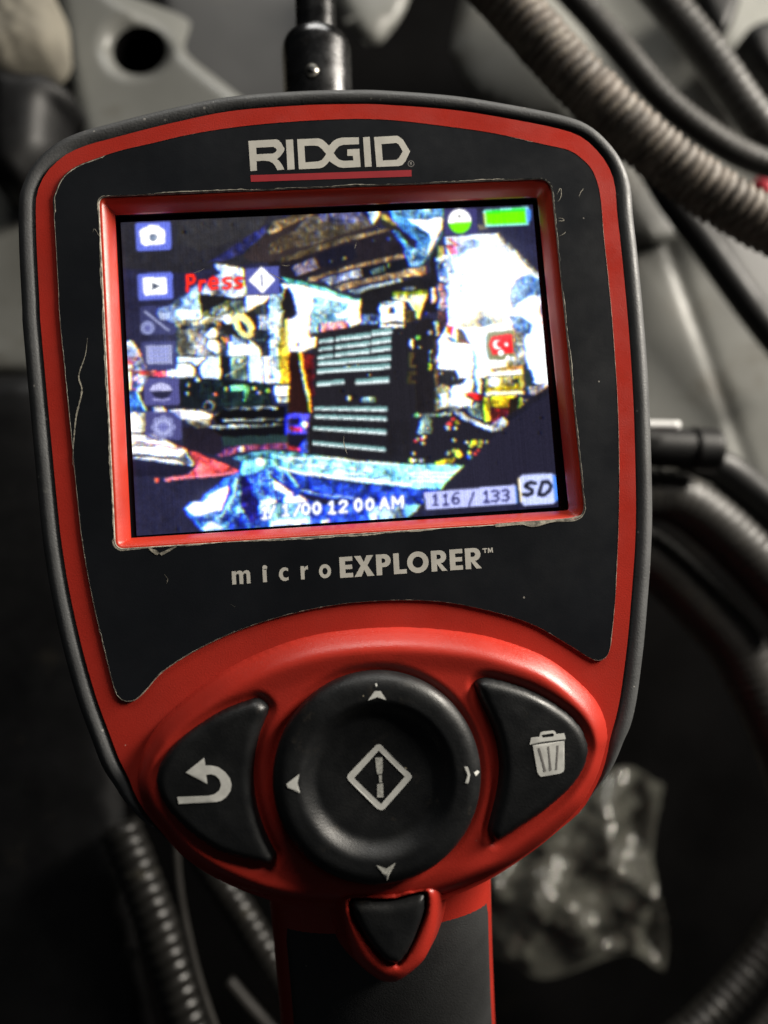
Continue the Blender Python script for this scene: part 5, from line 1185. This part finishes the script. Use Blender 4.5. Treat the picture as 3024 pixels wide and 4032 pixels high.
def paint():
    SS = 2
    Wd, Hd = 320 * SS, 240 * SS
    img = np.zeros((Hd, Wd, 3), np.float32)
    Y, X = np.mgrid[0:Hd, 0:Wd]
    X = (X + .5) / SS
    Y = (Y + .5) / SS
    pr = np.random.default_rng(5)

    def box(p, pad=0):
        p = np.asarray(p, float)
        x0, y0 = np.floor((p.min(0) - pad) * SS).astype(int)
        x1, y1 = np.ceil((p.max(0) + pad) * SS).astype(int)
        return max(0, x0), max(0, y0), min(Wd, x1 + 1), min(Hd, y1 + 1)

    def pmask(p):
        x0, y0, x1, y1 = box(p)
        if x1 <= x0 or y1 <= y0:
            return None
        g = np.stack([X[y0:y1, x0:x1].ravel(), Y[y0:y1, x0:x1].ravel()], 1)
        return (slice(y0, y1), slice(x0, x1)), inside(g, np.asarray(p, float)).reshape(y1 - y0, x1 - x0)

    def soft(h, w, s):
        a = pr.normal(0, 1, (h // s + 3, w // s + 3))
        y, x = np.mgrid[0:h, 0:w] / s
        yi, xi = y.astype(int), x.astype(int)
        fy, fx = y - yi, x - xi
        return (a[yi, xi] * (1 - fy) * (1 - fx) + a[yi + 1, xi] * fy * (1 - fx) + a[yi, xi + 1] * (1 - fy) * fx + a[yi + 1, xi + 1] * fy * fx)

    ui = False
    for it in LCD:
        if it[0] == 'ui':
            ui = True
            # the camera picture: ragged edges, clutter texture, hard contrast
            wx = .9 * soft(Hd, Wd, 14) + .75 * soft(Hd, Wd, 5)
            wy = .5 * soft(Hd, Wd, 14) + .55 * soft(Hd, Wd, 5)
            yi, xi = np.mgrid[0:Hd, 0:Wd]
            img = img[np.clip(yi + wy, 0, Hd - 1).astype(int), np.clip(xi + wx, 0, Wd - 1).astype(int)]
            lum = img.max(2, keepdims=True)
            busy = np.clip((lum - .22) / .25, 0, 1) * np.clip((1.02 - lum) / .10, .25, 1)
            n = .20 * soft(Hd, Wd, 16) + .20 * soft(Hd, Wd, 6) + .16 * soft(Hd, Wd, 3) - .08
            img = img * np.exp(busy * n[..., None])
            # stray glints and dark gaps among the clutter
            sp = soft(Hd, Wd, 5)
            img = np.where(((sp > 2.4) & (lum[..., 0] > .45))[..., None], np.maximum(img, .9), img)
            img = np.where(((sp < -1.9) & (lum[..., 0] < .85))[..., None], img * .25, img)
            img = .84 * img + .16 * img.mean(2, keepdims=True)
            c = np.clip(img, 0, 1)
            img = np.clip(c + .25 * (c - .52) * c * (1 - c) * 4, 0, 1)
            # colour fringes of the little lens
            img[:, 1:, 0] = img[:, :-1, 0]
            img[:, :-2, 2] = img[:, 2:, 2]
            img = img.astype(np.float32)
            continue
        k, col, p = it[0], it[1], it[2]
        if k == 'g':
            gl = it[4] * np.exp(-.5 * ((X - p[0]) ** 2 + (Y - p[1]) ** 2) / it[3] ** 2)[..., None]
            img = 1 - (1 - np.clip(img, 0, 1)) * (1 - gl * np.array(col) / 255. * np.clip(.25 + 1.6 * img.max(2, keepdims=True), 0, 1))
            continue
        if k in 'pan':
            r = pmask(p)
            if r is None:
                continue
            sl, m = r
            if k == 'p':
                sub = img[sl]
                c0 = np.array(col) / 255.
                h, w = m.shape
                if not ui and c0.max() < .97 and h * w < 30000:
                    a = pr.uniform(0, 6.28)
                    gx, gy = np.meshgrid(np.linspace(-1, 1, w), np.linspace(-1, 1, h))
                    sh = 1 + .22 * (gx * math.cos(a) + gy * math.sin(a)) + .20 * soft(h, w, 9) + .10 * soft(h, w, 3)
                    if c0.max() < .36:
                        sh = .92 + .28 * (sh - 1)
                    fill = np.clip(c0 * sh[..., None], 0, 1)
                    sub[m] = fill[m]
                else:
                    sub[m] = c0
                img[sl] = sub
            elif k == 'a':
                sub = img[sl]
                sub[m] = sub[m] * (1 - it[3]) + np.array(col) / 255. * it[3]
                img[sl] = sub
            else:
                cell = it[3] * SS
                h, w = m.shape
                nh, nw = h // cell + 2, w // cell + 2
                idx = pr.integers(0, len(col), (nh, nw))
                tex = (np.array(col)[idx] / 255.).repeat(cell, 0).repeat(cell, 1)[:h, :w]
                tex = tex * pr.uniform(.70, 1.20, (nh, nw, 1)).repeat(cell, 0).repeat(cell, 1)[:h, :w]
                big = np.array(col)[pr.integers(0, len(col), (h // 12 + 1, w // 12 + 1))] / 255.
                tex = .55 * tex + .45 * big.repeat(12, 0).repeat(12, 1)[:h, :w]
                sub = img[sl]
                sub[m] = tex[m]
                img[sl] = sub
        elif k == 's':
            w = it[3] / 2
            q = np.asarray(p, float)
            x0, y0, x1, y1 = box(q, w + 1)
            if x1 <= x0 or y1 <= y0:
                continue
            gx, gy = X[y0:y1, x0:x1], Y[y0:y1, x0:x1]
            m = np.zeros(gx.shape, bool)
            for a, b in zip(q[:-1], q[1:]):
                d = b - a
                t = np.clip(((gx - a[0]) * d[0] + (gy - a[1]) * d[1]) / (d @ d + 1e-9), 0, 1)
                m |= (gx - a[0] - t * d[0]) ** 2 + (gy - a[1] - t * d[1]) ** 2 < w * w
            sub = img[y0:y1, x0:x1]
            al = it[4] if len(it) > 4 else 1.0
            sub[m] = sub[m] * (1 - al) + al * np.array(col) / 255.
        elif k in 'de':
            rx, ry, an = (it[3], it[3], 0) if k == 'd' else it[3]
            R = max(rx, ry) + 1
            x0, y0, x1, y1 = box([(p[0] - R, p[1] - R), (p[0] + R, p[1] + R)])
            if x1 <= x0 or y1 <= y0:
                continue
            gx, gy = X[y0:y1, x0:x1] - p[0], Y[y0:y1, x0:x1] - p[1]
            ca, sa = math.cos(math.radians(an)), math.sin(math.radians(an))
            m = ((gx * ca + gy * sa) / rx) ** 2 + ((-gx * sa + gy * ca) / ry) ** 2 < 1
            sub = img[y0:y1, x0:x1]
            al = it[4] if len(it) > 4 else 1.0
            sub[m] = sub[m] * (1 - al) + al * np.array(col) / 255.
    img = img.reshape(240, SS, 320, SS, 3).mean((1, 3))
    lin = srgb(np.clip(img, 0, 1))

    def blur(a, s):
        r = int(3 * s) + 1
        kx = np.exp(-.5 * (np.arange(-r, r + 1) / s) ** 2)
        kx /= kx.sum()
        a = np.apply_along_axis(lambda q: np.convolve(np.pad(q, r, 'edge'), kx, 'valid'), 0, a)
        return np.apply_along_axis(lambda q: np.convolve(np.pad(q, r, 'edge'), kx, 'valid'), 1, a)

    lin = blur(lin, .7)
    bright = np.clip(lin - .75, 0, 1) * 4
    lin = lin + .05 * blur(bright, 1.6) + .012 * blur(bright, 6.0) * np.array([.8, .9, 1.2])
    lin = lin * pr.uniform(.93, 1.07, (1, 320, 1)) * pr.uniform(.9, 1.1, (240, 320, 1))
    lin[:, ::2] *= 1.04
    return lin


pix = paint()
nx, ny = 320, 240
xs = np.linspace(-35.04, 35.04, nx + 1)
ys = np.linspace(26.28, -26.28, ny + 1)
gx, gy = np.meshgrid(xs, ys)
V = np.stack([gx.ravel(), gy.ravel(), np.full(gx.size, ZL)], 1)
ii = np.arange(ny)[:, None] * (nx + 1) + np.arange(nx)[None]
Q = np.stack([ii, ii + nx + 1, ii + nx + 2, ii + 1], -1).reshape(-1, 4)
dm = bpy.data.meshes.new('display_picture')
dm.vertices.add(len(V))
dm.vertices.foreach_set('co', (V * MM).ravel())
dm.loops.add(Q.size)
dm.loops.foreach_set('vertex_index', Q.ravel())
dm.polygons.add(len(Q))
dm.polygons.foreach_set('loop_start', np.arange(0, Q.size, 4))
dm.update(calc_edges=True)
dm.validate()
at = dm.color_attributes.new('pixel', 'FLOAT_COLOR', 'CORNER')
cc = np.concatenate([pix.reshape(-1, 3), np.ones((nx * ny, 1))], 1).repeat(4, 0)
at.data.foreach_set('color', cc.astype(np.float32).ravel())
dm.materials.append(M['display'])
do = bpy.data.objects.new('display_picture', dm)
coll.objects.link(do)
do.parent = bd
tag(do, 'lit colour picture of a workshop with icons and date')

# black printed film with its cut-out
lab = ccw(smooth_closed(LABEL, .8))
cut = opening + normals2(opening) * .12
v, f = tri_region([lab, cut], 3.0)
n = len(v)
ZF = .34
film = mesh('label_film', np.column_stack([v, np.full(n, ZF)]), f, M['label'], tool, smooth=False)


def wall(loop, z0, z1, flip=False):
    m = len(loop)
    V = np.vstack([np.column_stack([loop, np.full(m, z0)]), np.column_stack([loop, np.full(m, z1)])])
    F = [(i, (i + 1) % m, m + (i + 1) % m, m + i) for i in range(m)]
    return V, [q[::-1] for q in F] if flip else F


V, F = wall(lab, 0.005, ZF)
mesh('film_edge', V, F, M['label'], film)


def ribbon(loop, wfun, z, name, parent, mat, outward=1):
    """Irregular worn lip of bare film lying along a loop."""
    q = resample(loop, .35, True)
    nn = normals2(q)
    s = np.arange(len(q))
    w = np.array([wfun(i / len(q), x) for i, x in zip(s, q)])
    a = np.column_stack([q - nn * outward * .10, np.full(len(q), z - .22)])
    b = np.column_stack([q + nn * outward * (w * .5)[:, None], np.full(len(q), z + .03)])
    c = np.column_stack([q + nn * outward * w[:, None], np.full(len(q), z - .01)])
    V, F = bridge([a, b, c])
    return mesh(name, V, F if outward > 0 else [t[::-1] for t in F], mat, parent)


wn = rng.normal(0, 1, 4000)
wn1 = np.convolve(wn, np.ones(9) / 3, 'same')
wn2 = np.convolve(wn, np.ones(60) / 7.7, 'same')


def wcut(t, p):
    i = int(t * 3000)
    b = .11 + .010 * wn1[i] + .10 * wn2[i]
    if p[1] < -27:
        b += .14
    if p[0] < -36:
        b += .06
    return max(.015, b)


ribbon(cut, wcut, ZF + .012, 'worn_edge', film, M['edge'])


def wlab(t, p):
    i = int(t * 3000)
    b = .07 * max(0, wn2[i] - .5) + .03 * max(0, wn1[i] - .6)
    if p[0] < -36 and p[1] > 26:
        b += .22
    if p[0] > 44 and p[1] < 20:
        b += .035
    return max(.002, b)


ribbon(lab, wlab, ZF + .012, 'worn_edge', film, M['edge'], -1)


def flat(name, loops, z, mat, parent, zfun=None):
    lp = [ccw(np.asarray(l, float)) for l in loops]
    v, f = tri_region(lp, None if zfun is None else .3)
    zz = np.full(len(v), z) if zfun is None else zfun(v) + z
    return mesh(name, np.column_stack([v, zz]), f, mat, parent, smooth=False)


for s in FLAKE:
    flat('film_flake', [s], ZF + .07, M['edge'], film)


def scratch(name, line, w, z, mat, parent):
    q = smooth_open(line, .25) if len(line) > 2 else np.asarray(line, float)
    t = np.gradient(q, axis=0)
    t /= np.linalg.norm(t, axis=1)[:, None] + 1e-9
    n = np.stack([-t[:, 1], t[:, 0]], 1)
    ww = w * np.sin(np.linspace(.15, math.pi - .15, len(q))) * rng.uniform(.4, 1.2, len(q))
    a = q + n * ww[:, None] / 2
    b = q - n * ww[:, None] / 2
    V = np.vstack([np.column_stack([a, np.full(len(q), z)]), np.column_stack([b, np.full(len(q), z)])])
    F = [(i, len(q) + i, len(q) + i + 1, i + 1) for i in range(len(q) - 1)]
    return mesh(name, V, F, mat, parent, smooth=False)


for i, s in enumerate(SCRATCH):
    scratch('film_scratch', s,   .26 if i == 0 else .11, ZF + .035, M['edge'], film)

for s in FIBRE:
    scratch('dust_fibre', s, .16, ZL + .2, M['edge'], bd)
ZP = ZF + .03
for g in LOGO:
    flat('logo_letter', g, ZP, M['print'], film)
flat('logo_bar', [LOGO_BAR], ZP, M['print_red'], film)
rc = np.array(REG[0])
rrad = np.linalg.norm(np.array(REG[1]) - rc)
ra = np.linspace(0, 2 * math.pi, 28, endpoint=False)
circ = np.stack([np.cos(ra), np.sin(ra)], 1)
flat('registered_ring', [rc + circ * rrad, rc + circ * rrad * .82], ZP, M['slot'], film)
flat('registered_letter', [rc + rrad * np.array([(-.35, -.5), (-.35, .5), (.15, .5), (.35, .3), (.3, .05), (.1, -.02), (.4, -.5), (.18, -.5), (-.05, -.05), (-.15, -.05), (-.15, -.5)])], ZP, M['slot'], film)
for g in WORD:
    flat('wordmark_letter', g, ZP, M['print'], film)

# raised control pad
pad = ccw(smooth_closed(PADO, .5))
lb = ccw(smooth_closed(LB, .35))
rb = ccw(smooth_closed(RB, .35))
dpc = np.array(DP)
dpr = DPR
dl = dpc + np.stack([np.cos(np.linspace(0, 2 * math.pi, 120, endpoint=False)), np.sin(np.linspace(0, 2 * math.pi, 120, endpoint=False))], 1) * dpr
v, f = tri_region([pad], .46)
d = seg_dist(v, pad)


def padz(v, d):
    z = -.5 + .9 * sst(0, .7, d) + 3.3 * np.sin(np.clip(d / 3.8, 0, 1) * math.pi / 2) ** 1.25 - .45 * sst(3.2, 7, d)
    for lp in (lb, rb, dl):
        dd = seg_dist(v, lp)
        ins = inside(v, lp)
        dd = np.where(ins, 0, dd)
        z = z - .60 * (1 - sst(.0, 1.3, dd))
    low = sst(-80, -86, v[:, 1])
    return z - 1.2 * low


z = padz(v, d)
n = len(v)
base = np.column_stack([pad + normals2(pad) * .0, np.full(len(pad), -6.0)])
# find boundary vertices are first len(pad) of the triangulation input order
V = np.column_stack([v, z])
bi = [int(np.argmin(((v - q) ** 2).sum(1))) for q in pad]
V = np.vstack([V, base])
F = list(f) + [(n + i, n + (i + 1) % len(pad), bi[(i + 1) % len(pad)], bi[i]) for i in range(len(pad))]
mesh('control_pad', V, F, M['red'], tool)


def pillow(name, loop, zb, zt, rw, crown, mat, parent, step=.42):
    v, f = tri_region([loop], step)
    d = seg_dist(v, loop)
    t = np.clip(d / rw, 0, 1)
    z = zb + 2.0 + (zt - zb - 2.0) * np.sqrt(1 - (1 - t) ** 2) + crown * sst(0, 8, d)
    n = len(v)
    bi = [int(np.argmin(((v - q) ** 2).sum(1))) for q in loop]
    V = np.vstack([np.column_stack([v, z]), np.column_stack([loop + normals2(loop) * .05, np.full(len(loop), zb)])])
    F = list(f) + [(n + i, n + (i + 1) % len(loop), bi[(i + 1) % len(loop)], bi[i]) for i in range(len(loop))]
    o = mesh(name, V, F, mat, parent)
    return o


ZBT = 4.75
ret = pillow('return_button', lb, .5, ZBT, 1.7, .2, M['button'], tool)
dele = pillow('delete_button', rb, .5, ZBT, 1.7, .2, M['button'], tool)


def btn_z(loop):
    def fz(v):
        d = seg_dist(v, loop)
        t = np.clip(d / 1.7, 0, 1)
        return 2.5 + (ZBT - 2.5) * np.sqrt(1 - (1 - t) ** 2) + .2 * sst(0, 8, d) + .07
    return fz


flat('return_arrow', ARROW, .02, M['mark'], ret, btn_z(lb))
flat('bin_lid', LID, .02, M['mark'], dele, btn_z(rb))
flat('bin_can', CAN, .02, M['mark'], dele, btn_z(rb))
for s in SLOT:
    flat('bin_slot', [s], .06, M['slot'], dele, btn_z(rb))


def dprof(r):
    r = np.asarray(r, float)
    z = 4.45 + .25 * sst(3, 9, r) + 1.75 * sst(8.9, 11.9, r)
    t = np.clip((r - 13.3) / (dpr - 13.3), 0, 1)
    return z - 2.1 * (1 - np.sqrt(np.clip(1 - t ** 2, 0, 1)))


rad = np.concatenate([np.linspace(.3, 7.4, 6), np.linspace(7.6, 12.6, 16), 12.6 + (dpr - 12.6) * np.sin(np.linspace(.1, math.pi / 2, 10))])
an = np.linspace(0, 2 * math.pi, 110, endpoint=False)
rings = [np.column_stack([dpc[0] + r * np.cos(an), dpc[1] + r * np.sin(an), np.full(len(an), float(dprof(r)))]) for r in rad]
rings.append(rings[-1] * [1, 1, 0] + [0, 0, .6])
V, F = bridge([r for r in rings], False, False)
F = [q[::-1] for q in F]
F.append(tuple(range(len(an))))
dpad = mesh('navigation_button', V, F, M['button'], tool)


def dz(v):
    return dprof(np.linalg.norm(v - dpc, axis=1)) + .06


flat('diamond_mark', DIAMOND, .02, M['mark'], dpad, dz)
for i, s in enumerate(BAR):
    flat('diamond_bar', [s], .02, M['mark_dim'], dpad, dz)
for i, s in enumerate(MARK):
    flat('direction_mark', [s], .05, M['mark'] if i < 5 else M['mark_dim'], dpad, dz)

# handle: red clamshell with a black grip insert, leaning back from the head
ysec = np.linspace(-80, -190, 46)
hr, hg = [], []
for y in ysec:
    k = (-80 - y) / 110
    zc = -1.5 - 30 * k - 10 * k * k
    hw = 19.4 - .4 * math.sin(math.pi * min(1, k * 2)) + 1.5 * k
    cx = .95
    a = np.linspace(0, 2 * math.pi, 72, endpoint=False)
    e = 2.35
    X_ = np.sign(np.cos(a)) * np.abs(np.cos(a)) ** (2 / e) * hw
    Z_ = np.sign(np.sin(a)) * np.abs(np.sin(a)) ** (2 / e) * np.where(np.sin(a) > 0, 12.0, 16.0)
    hr.append(np.column_stack([cx + X_, np.full(72, y), zc - 12 + Z_]))
    xg = np.linspace(hw - .95, -(hw - 2.6), 49)
    drop = .55 * float(sst(-94.5, -91.5, y))
    zg = 12.0 * (1 - np.abs(xg / hw) ** e) ** (1 / e) + .42 - drop
    zg[0] -= .8
    zg[-1] -= .8
    hg.append(np.column_stack([cx + xg, np.full(49, y), zc - 12 + zg]))
V, F = bridge(hr, True, True)
hs = mesh('handle_shell', V, F, M['red'], tool)
start = 5
G = hg[start:]
m = 49
V = np.concatenate(G)
F = [(k * m + i, k * m + i + 1, (k + 1) * m + i + 1, (k + 1) * m + i) for k in range(len(G) - 1) for i in range(m - 1)]
mesh('handle_grip', V, F, M['grip'], tool)

# thumb button with its red collar
ts = ccw(smooth_closed(TSUR, .35))
tb = ccw(smooth_closed(TBTN, .35))
v, f = tri_region([ts, tb], .4)
do_ = seg_dist(v, ts)
di_ = seg_dist(v, tb)
t = do_ / (do_ + di_ + 1e-6)


def tilt(y):
    return .02 * (y + 84)


z = tilt(v[:, 1]) + 2.0 + 1.5 * np.sin(np.clip(t, 0, 1) * math.pi * .62) ** .9
n = len(v)
outer = np.column_stack([ts + normals2(ts) * 3.0, -7.0 + 0 * ts[:, 0]])
bi = [int(np.argmin(((v - q) ** 2).sum(1))) for q in ts]
V = np.vstack([np.column_stack([v, z]), outer])
F = list(f) + [(n + i, n + (i + 1) % len(ts), bi[(i + 1) % len(ts)], bi[i]) for i in range(len(ts))]
bi2 = [int(np.argmin(((v - q) ** 2).sum(1))) for q in tb]
n2 = len(V)
V = np.vstack([V, np.column_stack([tb, np.full(len(tb), -1.0)])])
F += [(bi2[i], bi2[(i + 1) % len(tb)], n2 + (i + 1) % len(tb), n2 + i) for i in range(len(tb))]
mesh('trigger_collar', V, F, M['red'], tool)
tbi = tb - normals2(tb) * .30
pillow('trigger_button', tbi, .4, 4.2, 1.6, .2, M['button'], tool)
